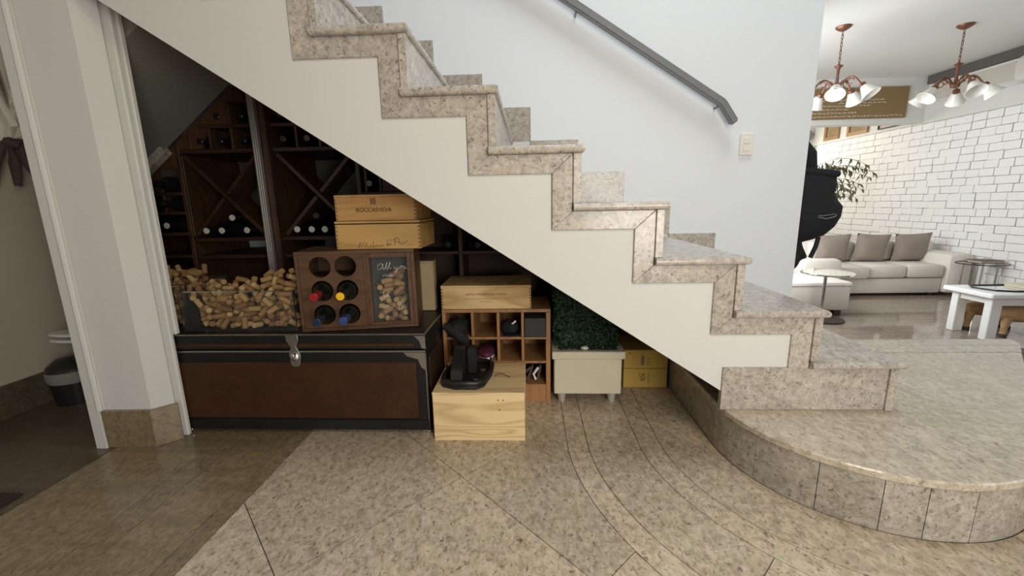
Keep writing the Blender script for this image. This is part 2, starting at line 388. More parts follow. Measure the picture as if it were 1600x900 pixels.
for i in range(-9, 10):
    for j in range(-9, 10):
        u0, u1 = 0.20 + 0.80 * i + GAP * 1.4, 0.20 + 0.80 * (i + 1) - GAP * 1.4
        v0, v1 = 0.68 + 0.80 * j + GAP * 1.4, 0.68 + 0.80 * (j + 1) - GAP * 1.4
        P = [((u - v) / 2, (u + v) / 2) for u, v in ((u0, v0), (u1, v0), (u1, v1), (u0, v1))]
        for h in ((-1, 0, 0.905 - GAP), (1, 0, 4.8), (0, -1, 2.6), (0, 1, 2.12)):
            if P: P = clip_half(P, *h)
        if len(P) >= 3 and max(p[0] for p in P) < 0.5:
            Q = clip_half(P, 0, 1, 2.5)
        else: Q = P
        if len(Q) < 3: continue
        Q = outside_disc(Q)
        if Q: tile(Q, M['granite'])
P = rect(-0.905 + GAP, 0.13 - GAP, 2.12 + GAP, 2.5); tile(P, M['granite'])
# curved bands round the platform
for r0, r1 in ((0.923, 1.0), (0.73, 0.923), (0.65, 0.73), (0.457, 0.65)):
    tile(rect(CXc - r1 + GAP, CXc - r0 - GAP, CYc + GAP, 2.5), M['granite'])
    segs = [(180, 225), (225, 270), (270, 315), (315, 360)] if r1 > 0.8 else [(180, 296), (296, 315)]
    for a0, a1 in segs:
        e = 0.08
        tile(arc(r1 - GAP, a0 + e, a1 - e, 28) + arc(r0 + GAP, a1 - e, a0 + e, 28), M['granite'])
# hallway floor, lower living-room floor
hf = MB(); hf.box(-3.4, -1.6215, -2.6, 3.2, -0.08, -0.006)
hallfloor = structure('floor_hallway', hf, M['grout'], loc=(-2.4, 0, -0.08), smooth=0)
for y0, y1 in ((-1.2, -0.1), (-0.1, 1.0), (1.0, 1.55), (1.55, 2.1), (2.1, 3.2)):
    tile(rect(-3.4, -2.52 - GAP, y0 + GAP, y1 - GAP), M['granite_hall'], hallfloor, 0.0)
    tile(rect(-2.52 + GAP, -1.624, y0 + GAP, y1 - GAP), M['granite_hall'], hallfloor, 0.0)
lf = MB(); lf.box(1.0, 4.95, 2.125, 7.7, -0.30, -0.186)
livfloor = structure('floor_living', lf, M['grout'], loc=(3, 4, -0.3), smooth=0)
for x0 in np.arange(1.0, 4.9, 0.8):
    for y0 in np.arange(2.125, 7.6, 0.8):
        tile(rect(x0 + GAP, min(x0 + 0.8, 4.95) - GAP, y0 + GAP, min(y0 + 0.8, 7.7) - GAP), M['stone_living'], livfloor, -0.18)

# ---------------------------------------------------------------- walls and ceilings
mb = MB(); mb.box(-2.6, 1.55, 2.5, 2.65, -0.3, 4.4); structure('wall_back', mb, M['wall_white'], smooth=0)
# pillar at the left
pil = [(-1.692, 1.388), (-1.652, 1.388), (-1.648, 1.408), (-1.468, 1.416), (-1.420, 1.468), (-1.425, 1.479), (-1.70, 1.479)]
mb = MB(); mb.prism(pil, 'z', 0.0, 3.4); wl = structure('wall_pillar', mb, M['plaster'], smooth=0)
mb = MB(); mb.tube([(-1.651, 1.394, 0.155), (-1.651, 1.394, 3.4)], 0.010, 8); build('corner_bead', mb, M['plaster'], wl)
bs = [(-1.650, 1.392), (-1.463, 1.402), (-1.402, 1.462), (-1.412, 1.472), (-1.468, 1.418), (-1.650, 1.410)]
mb = MB(); mb.prism(bs, 'z', 0.0, 0.152, 0.0015); structure('baseboard_pillar', mb, M['granite_brown'], smooth=0)
mb = MB(); mb.box(-1.432, -1.398, 1.4805, 1.500, 0.0, 3.3, 0.005)
structure('trim_1', mb, M['plaster'])
mb = MB(); mb.box(-1.415, -1.391, 1.5015, 1.522, 0.4225, 3.3, 0.004); structure('trim_2', mb, M['plaster'])
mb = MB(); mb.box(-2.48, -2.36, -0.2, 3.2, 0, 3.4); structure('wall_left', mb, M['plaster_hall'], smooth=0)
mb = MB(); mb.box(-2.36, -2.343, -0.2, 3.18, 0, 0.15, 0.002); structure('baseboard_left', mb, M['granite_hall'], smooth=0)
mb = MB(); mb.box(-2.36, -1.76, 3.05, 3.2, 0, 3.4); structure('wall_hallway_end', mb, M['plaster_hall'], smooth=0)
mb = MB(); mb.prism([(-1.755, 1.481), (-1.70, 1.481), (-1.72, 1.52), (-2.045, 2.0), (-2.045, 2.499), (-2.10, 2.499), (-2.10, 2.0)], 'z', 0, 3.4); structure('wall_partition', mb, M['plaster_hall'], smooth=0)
# sloping underside of the upper flight, seen at the upper left under the stairs
t = bmesh.new(); sv = []
for y, xa, xb in ((1.526, -1.70, -1.325), (2.046, -1.99, -1.325)):
    sv.append([t.verts.new((x, y, 1.071 + (x + 1.929) * 0.7823 + dz)) for x, dz in ((xa, 0), (xb, 0), (xb, 0.17), (xa, 0.17))])
t.faces.new(sv[0]); t.faces.new(sv[1][::-1])
for k in range(4): t.faces.new((sv[0][(k + 1) % 4], sv[0][k], sv[1][k], sv[1][(k + 1) % 4]))
bmesh.ops.recalc_face_normals(t, faces=t.faces[:])
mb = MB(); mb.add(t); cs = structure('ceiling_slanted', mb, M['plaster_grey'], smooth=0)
d_ = Vector((0.783, 0.622)); n_ = Vector((0.622, -0.783))
p0 = Vector((-1.985, 1.027)); p1 = Vector((-1.765, 1.20))
mb = MB(); mb.prism([tuple(p0 - n_ * 0.005), tuple(p1 - n_ * 0.005), tuple(p1 + n_ * 0.035), tuple(p0 + n_ * 0.035)], 'y', 2.0, 2.048, 0.002)
build('edge_stone', mb, M['granite_stair'], cs)

# living room shell
XW = 4.8
mb = MB(); mb.box(XW, XW + 0.15, 2.2, 7.7, -0.3, 2.45); wr = structure('wall_right', mb, M['mortar'], smooth=0)
mb = MB(); mb.box(XW - 0.012, XW, 2.2, 7.6, 1.762, 2.30); build('upper_plaster', mb, M['plaster'], wr, smooth=0)
bricks = []
bw, bh = 0.152, 0.0835
z = 1.755 - bh; row = 0
while z > -0.18:
    y = 7.55 - (0 if row % 2 else bw / 2) - random.random() * 0.03
    while y > 2.3:
        wd = bw * (1.0 if random.random() < 0.86 else 1.55) * random.uniform(0.93, 1.07)
        bricks.append((max(y - wd, 2.25), y, z, z + bh)); y -= wd
    z -= bh; row += 1
vis = [b for b in bricks if 4.30 < b[0] and b[3] > (0.40 if b[0] > 4.95 else 0.0) and b[0] < 7.3]
vis.sort(key=lambda b: b[0]); near = vis[:300]; nearset = set(near); rest = MB()
bprotos = []
for k in range(5):
    mb = MB(); mb.box(-0.5, 0.5, -0.5, 0.5, -0.5, 0.5)
    t = mb.bm
    for v in t.verts: v.co += Vector((0, random.uniform(-.02, .02), random.uniform(-.05, .05)))
    bmesh.ops.bevel(t, geom=t.edges[:], offset=0.035, segments=1, affect='EDGES')
    me = bpy.data.meshes.new('brick'); t.to_mesh(me); t.free(); me.materials.append(M['brick']); bprotos.append(me)
for b in bricks:
    j = 0.0028; th = random.uniform(0.016, 0.024)
    if b in nearset:
        o = bpy.data.objects.new('brick', random.choice(bprotos)); COL.objects.link(o); o.parent = wr
        o.location = Vector((XW - th / 2 + 0.004, (b[0] + b[1]) / 2, (b[2] + b[3]) / 2)) - WORLD[wr.name]
        o.scale = (th + 0.008, b[1] - b[0] - 2 * j, b[3] - b[2] - 2 * j)
    else: rest.box(XW - th + 0.0, XW + 0.004, b[0] + j, b[1] - j, b[2] + j, b[3] - j)
stuff(build('brickwork', rest, M['brick'], wr, smooth=0))
mb = MB(); mb.box(1.40, XW + 0.15, 2.65, 7.7, 2.30, 2.45); structure('ceiling', mb, M['plaster'], smooth=0)
mb = MB(); mb.box(1.40, XW - 0.013, 5.58, 5.74, 1.775, 2.299); structure('wall_header', mb, M['plaster'], smooth=0)
mb = MB(); mb.box(3.0, XW, 7.6, 7.75, -0.3, 2.3); we = structure('wall_far', mb, M['plaster'], smooth=0)
mb = MB(); mb.box(1.40, 1.52, 2.66, 7.6, -0.3, 2.3); structure('wall_living_left', mb, M['plaster'], smooth=0)
# dark strip put in as the cove's shade, and raised panel above the bricks
mb = MB(); mb.box(XW - 0.05, XW - 0.013, 2.7, 5.57, 2.205, 2.298); structure('cove_shade_strip', mb, M['cove'], smooth=0)
mb = MB()
for z0, z1, y0, y1 in ((2.175, 2.20, 4.30, 5.50), (1.985, 2.005, 4.30, 5.50), (1.985, 2.20, 5.48, 5.50)):
    mb.box(XW - 0.03, XW - 0.012, y0, y1, z0, z1, 0.003)
tr = structure('trim_4', mb, M['plaster'])
mb = MB(); mb.box(XW - 0.016, XW - 0.012, 4.30, 5.48, 2.005, 2.175); build('panel', mb, M['taupe'], tr, smooth=0)
# bright window at the far end
mb = MB(); mb.box(4.40, 4.78, 7.57, 7.598, 1.02, 1.70); wn = structure('window_1', mb, M['window_glow'], smooth=0)
mb = MB()
for x in (4.38, 4.58, 4.765): mb.box(x, x + 0.025, 7.55, 7.585, 1.0, 1.72)
for zz in (1.0, 1.70): mb.box(4.38, 4.79, 7.55, 7.585, zz, zz + 0.025)
build('window_frame', mb, M['white_table'], wn, smooth=0)

# ---------------------------------------------------------------- staircase
NS = 12; RUN = 0.267; RISE = 0.1795
tx = [1.24 - RUN * i for i in range(NS)]; tz = [0.3595 + RISE * i for i in range(NS)]
stair = thing('staircase', 'granite-clad staircase with white side panel rising to the left over the wine storage', 'staircase', (0.65, 1.38, 0.18))
YF = 1.372; YB = 2.498
for i in range(NS):
    x1 = tx[i]; x0 = (tx[i + 1] if i + 1 < NS else x1 - RUN) - 0.035
    # tread with a rounded front and outer edge
    t = bmesh.new(); bmesh.ops.create_cube(t, size=1)
    for v in t.verts: v.co = Vector((x0 if v.co.x < 0 else x1, 1.349 if v.co.y < 0 else YB, tz[i] - 0.024 if v.co.z < 0 else tz[i]))
    ed = [e for e in t.edges if (abs(e.verts[0].co.x - e.verts[1].co.x) < 1e-6 and abs(e.verts[0].co.z - e.verts[1].co.z) < 1e-6 and e.verts[0].co.x > x1 - 1e-4)
          or (abs(e.verts[0].co.y - e.verts[1].co.y) < 1e-6 and abs(e.verts[0].co.z - e.verts[1].co.z) < 1e-6 and e.verts[0].co.y < 1.36)]
    bmesh.ops.bevel(t, geom=ed, offset=0.0105, segments=4, affect='EDGES', profile=0.5)
    mb = MB(); mb.add(t); build('tread', mb, M['granite_stair'], stair)
    # riser slab under the nosing
    zb = tz[i] - RISE; zt = tz[i] - 0.0245
    mb = MB(); mb.box(x1 - 0.036, x1 - 0.011, YF - 0.006, YB, zb + 0.0005, zt, 0.0015); build('riser', mb, M['granite_stair'], stair, smooth=0)
    xr = x1 - 0.0365; xin = x1 - 0.103; zlow = zt - 0.061
    if i > 0:
        # mitred trim: vertical piece below this tread's front, horizontal piece under the tread
        mb = MB(); mb.prism([(xr, zt), (xr, zb - 0.0245), (xin, zb - 0.0855), (xin, zlow)], 'y', YF, YF + 0.02, 0.002)
        if i == 1:
            mb = MB(); mb.prism([(xr, zt), (xr, zb - 0.0245), (xin, zb - 0.0245), (xin, zlow)], 'y', YF, YF + 0.02, 0.002)
        build('stringer_trim', mb, M['granite_stair'], stair, smooth=0)
        xl = tx[i + 1] - 0.0365 if i + 1 < NS else x1 - RUN - 0.0365
        mb = MB(); mb.prism([(xl + 0.0005, zt), (xr - 0.0005, zt), (xin - 0.0005, zlow), (xl - 0.0665, zlow)], 'y', YF, YF + 0.02, 0.002)
        build('stringer_trim', mb, M['granite_stair'], stair, smooth=0)
    else:
        mb = MB(); mb.box(0.655, xr, YF + 0.001, YF + 0.024, 0.1805, zt, 0.0015); build('base_slab', mb, M['granite_stair'], stair, smooth=0)
    # stepped skirting on the back wall
    xs = x1 + 0.10; xsl = (tx[i + 1] if i + 1 < NS else x1 - RUN) + 0.10
    mb = MB(); mb.prism([(xsl, tz[i] + 0.172), (xs, tz[i] + 0.172), (xs, tz[i] - 0.006), (x1 + 0.001, tz[i] - 0.006), (x1 + 0.001, tz[i] + 0.001), (xsl, tz[i] + 0.001)], 'y', YB - 0.014, YB + 0.001)
    if i > 0: build('wall_skirting', mb, M['granite_stair'], stair, smooth=0)
    else: mb.bm.free()
# white side panel
def soff(x): return 0.249 + 0.652 * (0.653 - x)
pl = [(0.6545, soff(0.6545))]
pl.append((0.6545, tz[0] - 0.025)); 
for i in range(0, NS - 1):
    xin = tx[i + 1] - 0.10
    zl = tz[i] - 0.031 - 0.0545 if i > 0 else tz[0] - 0.025
    if i == 0: pl.append((xin, zl))
    else: pl.append((tx[i] - 0.10, zl)); pl.append((xin, zl))
pl.append((tx[NS - 1] - 0.10, tz[NS - 1] - 0.09)); pl.append((-2.0, tz[NS - 1] - 0.09)); pl.append((-2.0, soff(-2.0)))
pl2 = [pl[0]]
for p in pl[1:]:
    if math.hypot(p[0] - pl2[-1][0], p[1] - pl2[-1][1]) > 1e-4: pl2.append(p)
mb = MB(); mb.prism(pl2, 'y', 1.381, 1.406); build('side_panel', mb, M['plaster'], stair, smooth=0)
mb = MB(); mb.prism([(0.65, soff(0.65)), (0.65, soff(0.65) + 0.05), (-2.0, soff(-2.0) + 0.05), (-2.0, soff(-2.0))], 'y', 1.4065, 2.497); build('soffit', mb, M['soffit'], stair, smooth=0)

# rounded bottom platform
plat = thing('stair_platform', 'low granite platform with a rounded front at the foot of the stairs', 'platform', (1.13, 1.45, 0.0))
RP = 0.456
a_end = 315
edge = [(CXc - RP, 2.49)] + [(CXc - RP, y) for y in (2.2, 1.9, 1.65)] + arc(RP, 180, a_end, 27)
edge += [(edge[-1][0] + 0.97, edge[-1][1] + 0.97)]
outl = edge + [(2.422, 2.115), (1.56, 2.115), (1.56, 2.49)]
def offset_outline(d):
    e = [(CXc - RP - d, 2.49)] + [(CXc - RP - d, y) for y in (2.2, 1.9, 1.65)] + arc(RP + d, 180, a_end, 27)
    e += [(e[-1][0] + 0.94, e[-1][1] + 0.94)]
    return e
core = offset_outline(-0.022)
mb = MB(); mb.prism(core + [(2.39, 2.09), (1.50, 2.09), (1.50, 2.49)], 'z', 0.0, 0.155); build('core', mb, M['grout'], plat, smooth=0)
# top slabs: main piece and two border strips at the living-room side
top = offset_outline(0.008)
full = top + [(2.424, 2.125), (1.56, 2.125), (1.56, 2.49)]
mainp = clip_half(full, 0, 1, 1.935); 
mb = MB(); mb.prism(mainp, 'z', 0.156, 0.18, 0.004); build('platform_slab', mb, M['granite_light'], plat, smooth=0)
for ya, yb in ((1.937, 2.03), (2.032, 2.125)):
    q = [p for p in clip_half(clip_half(full, 0, 1, yb), 0, -1, -ya)]
    mb = MB(); mb.prism(q, 'z', 0.156, 0.18); build('platform_slab', mb, M['granite_light'], plat, smooth=0)
q = clip_half(full, 0, -1, -2.127); mb = MB(); mb.prism(q, 'z', 0.156, 0.18); build('platform_slab', mb, M['granite_light'], plat, smooth=0)
# riser stones bent round the front
mb = MB(); mb.box(CXc - RP, CXc - RP + 0.02, 1.452, 2.49, 0.0, 0.1555); build('riser_stone', mb, M['granite_riser'], plat, smooth=0)
angs = [180, 206, 228, 246, 258, 272, 290, 303, 315]
for a0, a1 in zip(angs[:-1], angs[1:]):
    e = 0.12
    mb = MB(); mb.prism(arc(RP, a0 + e, a1 - e, 6) + arc(RP - 0.02, a1 - e, a0 + e, 6), 'z', 0.0, 0.1555); build('riser_stone', mb, M['granite_riser'], plat, smooth=30)
p = arc(RP, 315, 315, 1)[0]; dv = Vector((0.7071, 0.7071)); nv = Vector((-0.7071, 0.7071))
for k in range(3):
    s0, s1 = 0.002 + k * 0.44, (k + 1) * 0.44
    A = Vector(p) + dv * s0; B = Vector(p) + dv * s1
    mb = MB(); mb.prism([tuple(A), tuple(B), tuple(B + nv * 0.02), tuple(A + nv * 0.02)], 'z', 0.0, 0.1555); build('riser_stone', mb, M['granite_riser'], plat, smooth=0)
mb = MB(); mb.box(1.56, 2.40, 2.095, 2.12, -0.179, 0.1555); build('riser_stone', mb, M['granite_riser'], plat, smooth=0)

# handrail and switch on the back wall
hr = thing('handrail', 'grey metal handrail fixed along the white wall above the stairs', 'handrail', (0.6, 2.45, 1.68))
mb = MB(); S = Vector((-1.3, 2.448, 2.895)); B1 = Vector((1.040, 2.448, 1.412)); B2 = Vector((1.112, 2.448, 1.308))
t = bmesh.new(); secs = []
for p, up in ((S, Vector((0.535, 0, 0.845))), (B1, Vector((0.68, 0, 0.73))), (B2, Vector((0.80, 0, 0.56)))):
    a = up.normalized() * 0.021
    secs.append([t.verts.new(p + a + Vector((0, -0.02, 0))), t.verts.new(p + a + Vector((0, 0.02, 0))), t.verts.new(p - a + Vector((0, 0.02, 0))), t.verts.new(p - a + Vector((0, -0.02, 0)))])
for i in range(2):
    for k in range(4): t.faces.new((secs[i][k], secs[i][(k + 1) % 4], secs[i + 1][(k + 1) % 4], secs[i + 1][k]))
t.faces.new(secs[0][::-1]); t.faces.new(secs[-1]); bmesh.ops.recalc_face_normals(t, faces=t.faces[:])
bmesh.ops.bevel(t, geom=[e for e in t.edges], offset=0.007, segments=2, affect='EDGES'); mb.add(t); build('rail', mb, M['rail'], hr)
for x in (-0.6, 0.25, 1.02):
    zz = 1.412 + (1.04 - x) * 0.634 - 0.03
    mb = MB(); mb.tube([(x, 2.452, zz + 0.02), (x, 2.46, zz), (x, 2.4995, zz)], 0.006, 8); build('bracket', mb, M['rail'], hr)
sw = thing('light_switch', 'white light switch with two rockers on the stair wall', 'switch', (1.208, 2.499, 1.145))
mb = MB(); mb.box(1.172, 1.244, 2.488, 2.4995, 1.143, 1.259, 0.003); build('plate', mb, M['switch'], sw)
mb = MB(); mb.box(1.189, 1.227, 2.4835, 2.488, 1.205, 1.238, 0.002); build('rocker', mb, M['switch'], sw)
mb = MB(); mb.box(1.189, 1.227, 2.485, 2.488, 1.164, 1.20, 0.002); build('rocker', mb, M['switch'], sw)

# ---------------------------------------------------------------- wine rack at the back
RF = 2.05; RB = 2.47
rack = thing('wine_rack', 'dark built-in wooden wine rack with square cells and X-shaped bins under the stairs', 'wine rack', (-1.0, 2.05, 0.0))
def board(name, x0, x1, z0, z1, mat, y0=RF, y1=RB): 
    mb = MB(); mb.box(x0, x1, y0, y1, z0, z1, 0.0012); return build(name, mb, mat, rack, smooth=0)
def slab_z(x): return 1.071 + (x + 1.929) * 0.7823
for x, zt in ((-2.035, 0.98), (-1.735, 1.21), (-0.845, 1.19), (-0.36, 0.90), (0.22, 0.50)): board('upright', x, x + 0.02, 0.0, min(zt, soff(x + 0.02) - 0.012), M['rackwood_z'])
board('post', -1.322, -1.245, 0.0, soff(-1.245) - 0.012, M['rackwood_z'], RF - 0.03, RB)
XS_L = [-1.66, -1.555, -1.445]; XS_R = [-1.125, -1.012, -0.90]
board('shelf', -1.714, -1.323, 1.170, 1.188, M['rackwood']); board('shelf', -1.244, -0.846, 1.170, 1.188, M['rackwood'])
board('shelf', -1.714, -1.323, 0.742, 0.760, M['rackwood']); board('shelf', -1.244, -0.846, 0.742, 0.760, M['rackwood'])
board('shelf', -1.714, -1.323, 0.655, 0.672, M['rackwood']); board('shelf', -1.244, -0.846, 0.655, 0.672, M['rackwood'])
board('shelf', -1.60, -1.323, 1.285, 1.300, M['rackwood']); board('shelf', -1.244, -1.03, 1.285, 1.300, M['rackwood'])
board('shelf', -1.44, -1.323, 1.395, 1.408, M['rackwood'])
for x in XS_L: board('divider', x, x + 0.012, 1.1885, 1.2845 if x > -1.62 else 1.26, M['rackwood_z'])
board('divider', -1.445, -1.433, 1.3005, 1.3945, M['rackwood_z'])
for x in XS_R: board('divider', x, x + 0.012, 1.1885, min(1.2845, soff(x + 0.012) - 0.012), M['rackwood_z'])
board('divider', -1.125, -1.113, 1.3005, soff(-1.11) - 0.015, M['rackwood_z'])
for z in (0.66, 0.775, 0.88, 0.975): board('shelf', -2.014, -1.736, z, z + 0.014, M['rackwood'])
board('divider', -1.84, -1.828, 0.8945, 1.06, M['rackwood_z'])
# filler panel below the slanted ceiling
fp = [(-2.01, 0.99), (-2.0, 1.008), (-1.929, 1.060), (-1.36, 1.505), (-1.36, 1.41), (-1.446, 1.41), (-1.446, 1.302), (-1.555, 1.302), (-1.60, 1.19), (-1.714, 1.19), (-1.737, 1.19), (-1.737, 1.10), (-1.84, 1.10), (-1.84, 0.992)]
mb = MB(); mb.prism(fp, 'y', RF + 0.004, RF + 0.018); build('filler_panel', mb, M['rackpanel'], rack, smooth=0)
# X boards of the two bins
def xboard(p, q, y0=RF + 0.01, y1=RF + 0.17, th=0.018):
    p, q = Vector(p), Vector(q); d = (q - p).normalized(); n = Vector((-d.y, d.x)) * th / 2
    mb = MB(); mb.prism([tuple(p - n), tuple(q - n), tuple(q + n), tuple(p + n)], 'y', y0, y1, 0.001); build('diagonal_board', mb, M['rackwood_z'], rack, smooth=0)
for xa, xb in ((-1.702, -1.336), (-1.232, -0.858)):
    za, zb = 1.160, 0.770; xm, zm = (xa + xb) / 2, (za + zb) / 2
    xboard((xa, za), (xb, zb)); k = 0.012
    xboard((xa, zb), (xm - k, zm - k)); xboard((xm + k, zm + k), (xb, za))
board('side_lining', -1.714, -1.704, 0.77, 1.16, M['rackwood_z'], RF + 0.002, RB)
# right-hand part: shelves, small cell, panels
board('shelf', -0.824, -0.361, 0.955, 0.970, M['rackwood'])
board('divider', -0.735, -0.723, 0.9705, 1.10, M['rackwood_z']); board('divider', -0.805, -0.793, 0.9705, 1.14, M['rackwood_z'])
board('shelf', -0.824, -0.361, 0.66, 0.675, M['rackwood']); board('shelf', -0.339, 0.219, 0.66, 0.675, M['rackwood']); board('shelf', -0.339, 0.219, 0.38, 0.395, M['rackwood'])
board('back_panel_or_shade_sheet', -0.824, 0.219, 0.0, 0.655, M['rackwood'], RF + 0.20, RF + 0.212)
mb = MB(); mb.prism([(-0.72, 0.972), (-0.362, 0.972), (-0.362, 0.89), (-0.338, 0.89), (-0.338, 0.677), (0.10, 0.677), (0.0, 0.668 + 0.0), (-0.71, 1.125)][:0] or [(-0.72, 0.972), (-0.40, 0.972), (-0.72, 1.11)], 'y', RF + 0.005, RF + 0.02); build('filler_panel', mb, M['rackwood'], rack, smooth=0)
board('back_panel_or_shade_sheet', -0.339, -0.02, 0.676, 0.70, M['rackwood'], RF + 0.20, RF + 0.212)
mb = MB(); mb.prism([(-0.338, 0.70), (-0.06, 0.70), (-0.338, 0.87)], 'y', RF + 0.20, RF + 0.212); build('back_panel_or_shade_sheet', mb, M['rackwood'], rack, smooth=0)
board('back_panel_or_shade_sheet', -0.824, -0.361, 0.676, 0.954, M['rackwood'], RF + 0.20, RF + 0.212)
board('back_panel_or_shade_sheet', -2.014, -1.736, 0.0, 1.20, M['rackwood'], RB - 0.012, RB)
board('back_panel_or_shade_sheet', -1.714, -1.323, 0.0, 0.654, M['rackwood'], RF + 0.2, RF + 0.212)
board('back_panel_or_shade_sheet', -1.703, -1.323, 0.761, 1.169, M['rackshade'], RB - 0.012, RB)  # added dark sheet: shade on the wall behind the left X bin
board('back_panel_or_shade_sheet', -1.244, -0.846, 0.761, 1.169, M['rackshade'], RB - 0.012, RB)  # added dark sheet: shade on the wall behind the right X bin
# metal strip in front of the post
mb = MB()
for dx in (-0.010, 0.0, 0.010): mb.box(-1.288 + dx - 0.0045, -1.288 + dx + 0.0045, 1.99, 2.019 - abs(dx) * 0.3, 0.0, soff(-1.275) - 0.02, 0.002)
build('metal_strip', mb, M['alu'], rack)

# ---------------------------------------------------------------- bottles
BOT = [(0.0, 0.004), (0.030, 0.0), (0.0365, 0.006), (0.037, 0.02), (0.037, 0.185), (0.035, 0.20), (0.028, 0.216), (0.018, 0.232), (0.0142, 0.245), (0.0140, 0.297), (0.0, 0.297)]
CAP = [(0.0145, 0.238), (0.0150, 0.240), (0.0148, 0.292), (0.0156, 0.2925), (0.0156, 0.3005), (0.0135, 0.302), (0.0, 0.302)]
LAB = [(0.0374, 0.06), (0.0374, 0.145)]
def bottle_proto(capmat, label, group, seal=None):
    b = thing('wine_bottle', label, 'bottle', (0, 0, -5), 0, group)
    mb = MB(); mb.lathe(BOT, 20); o = build('body', mb, M['bottle'], b, local=True)
    mb = MB(); mb.lathe(CAP, 16); build('capsule', mb, capmat, b, local=True)
    if seal:
        mb = MB(); mb.lathe([(0.0, 0.3021), (0.0135, 0.3021), (0.0152, 0.3035), (0.0135, 0.3050), (0.0, 0.3052)], 16); build('seal', mb, seal, b, local=True)
    return b
protos = {}
def bottle(x, y_base, z, cap, label, group, tilt=0.0, yaw=0.0):
    """lies with its neck towards -y; z is the axis height at the base"""
    rot = (PI / 2 + tilt, 0, yaw)
    if cap not in protos:
        protos[cap] = bottle_proto(M['cap_black'] if cap in ('cap_white', 'cap_yellow') else M[cap], label, group, M[cap] if cap in ('cap_white', 'cap_yellow') else None); b = protos[cap]; b.location = (x, y_base, z); b.rotation_euler = rot
    else: b = copy_thing(protos[cap], (x, y_base, z), rot, label)
    b['label'] = label; b['group'] = group; return b
g = 'wine bottles in the dark rack'
ord_ = ['first', 'second', 'third', 'fourth', 'fifth']
for k, (x, zz) in enumerate([(-1.605, 0.798), (-1.526, 0.798), (-1.464, 0.860), (-1.398, 0.798)]):
    bottle(x, 2.31, zz, 'cap_white', 'dark bottle with a pale cap lying in the left X bin, %s from left' % ord_[k], g)
for k, (x, zz) in enumerate([(-1.144, 0.798), (-1.060, 0.798), (-0.985, 0.798)]):
    bottle(x, 2.31 - 0.02 * k, zz, 'cap_white', 'dark bottle with a pale cap lying in the right X bin, %s from left' % ord_[k], g)
bottle(-0.985 - 0.038, 2.27, 0.862, 'cap_black', 'black-capped bottle on top of the others in the right X bin', g)
for k, x in enumerate((-1.60, -1.50, -1.384)): bottle(x, 2.35, 1.226, 'cap_black', 'black-capped bottle in the lower square cells left of the rack post, %s from left' % ord_[k], g)
for k, x in enumerate((-1.50, -1.384)): bottle(x, 2.35, 1.338, 'cap_black', 'black-capped bottle in the upper square cells left of the rack post, %s from left' % ord_[k], g)
for k, x in enumerate((-1.18, -1.062, -0.955)): bottle(x, 2.34, 1.226, 'cap_black', 'black-capped bottle in the lower square cells right of the rack post, %s from left' % ord_[k], g)
bottle(-1.18, 2.34, 1.338, 'cap_black', 'black-capped bottle in the top square cell right of the rack post', g)
bottle(-1.79, 2.24, 1.027, 'cap_black', 'black-capped bottle on the top shelf at the left end of the rack', g)
for k, x in enumerate((-1.88, -1.785)): bottle(x, 2.28, 0.932, 'cap_black', 'black-capped bottle on the second shelf at the left end of the rack, %s from left' % ord_[k], g)
bottle(-1.795, 2.30, 0.827, 'cap_white', 'pale-capped bottle on the third shelf at the left end of the rack', g)
bottle(-1.885, 2.30, 0.827, 'cap_black', 'black-capped bottle beside the pale-capped one on the left end of the rack', g)
bottle(-0.763, 2.30, 1.008, 'cap_black', 'black bottle in the small cell above the upper wine crate', g)
bottle(-0.40, 2.30, 0.713, 'cap_black', 'black-capped bottle on the shelf just right of the brown crates', g)
bottle(-0.252, 2.26, 0.713, 'cap_black', 'black-capped bottle lying above the small pine crate on the open rack', g)

# ---------------------------------------------------------------- metal trunk
trunk = thing('metal_trunk', 'long low trunk of rusty brown sheet framed in dark steel', 'trunk', (-1.06, 1.70, 0.0))
CX0, CX1, CYF, CYB = -1.72, -0.412, 1.507, 1.92
mb = MB(); mb.box(CX0, CX1, CYF + 0.004, CYB, 0.018, 0.352, 0.003); build('body', mb, M['darksteel'], trunk)
mb = MB(); mb.box(CX0 - 0.003, CX1 + 0.003, CYF, CYB + 0.003, 0.357, 0.419, 0.004); lid = build('lid', mb, M['darksteel'], trunk)
mb = MB(); mb.box(CX0, CX1 + 0.005, CYF - 0.002, CYF + 0.005, 0.4155, 0.4205, 0.001); mb.box(CX1 - 0.002, CX1 + 0.005, CYF, CYB, 0.4155, 0.4205, 0.001); build('lid_edge', mb, M['steel'], lid)
mb = MB(); mb.box(-1.70, -0.455, CYF - 0.001, CYF + 0.006, 0.368, 0.382, 0.002); build('lid_band', mb, M['rust'], lid)
mb = MB(); mb.box(-1.66, -0.452, CYF - 0.002, CYF + 0.006, 0.066, 0.305, 0.004); build('front_panel', mb, M['rust'], trunk)
mb = MB(); mb.box(CX0, CX1 + 0.001, CYF - 0.001, CYF + 0.006, 0.345, 0.353, 0.002); build('edge_strip', mb, M['steel'], trunk)
mb = MB(); mb.box(CX1 - 0.004, CX1 + 0.002, CYF - 0.001, CYF + 0.006, 0.02, 0.345, 0.002); build('edge_strip', mb, M['steel'], trunk)
mb = MB(); mb.box(CX0, CX1, CYF - 0.003, CYF + 0.006, 0.018, 0.060, 0.002); build('edge_strip', mb, M['darksteel'], trunk)
mb = MB(); mb.prism([(CX1 + 0.001, 0.345), (CX1 + 0.001, 0.27), (CX1 - 0.018, 0.285), (CX1 - 0.03, 0.318), (CX1 - 0.07, 0.330), (CX1 - 0.085, 0.345)], 'y', CYF - 0.0025, CYF + 0.005); build('corner_plate', mb, M['steel'], trunk)
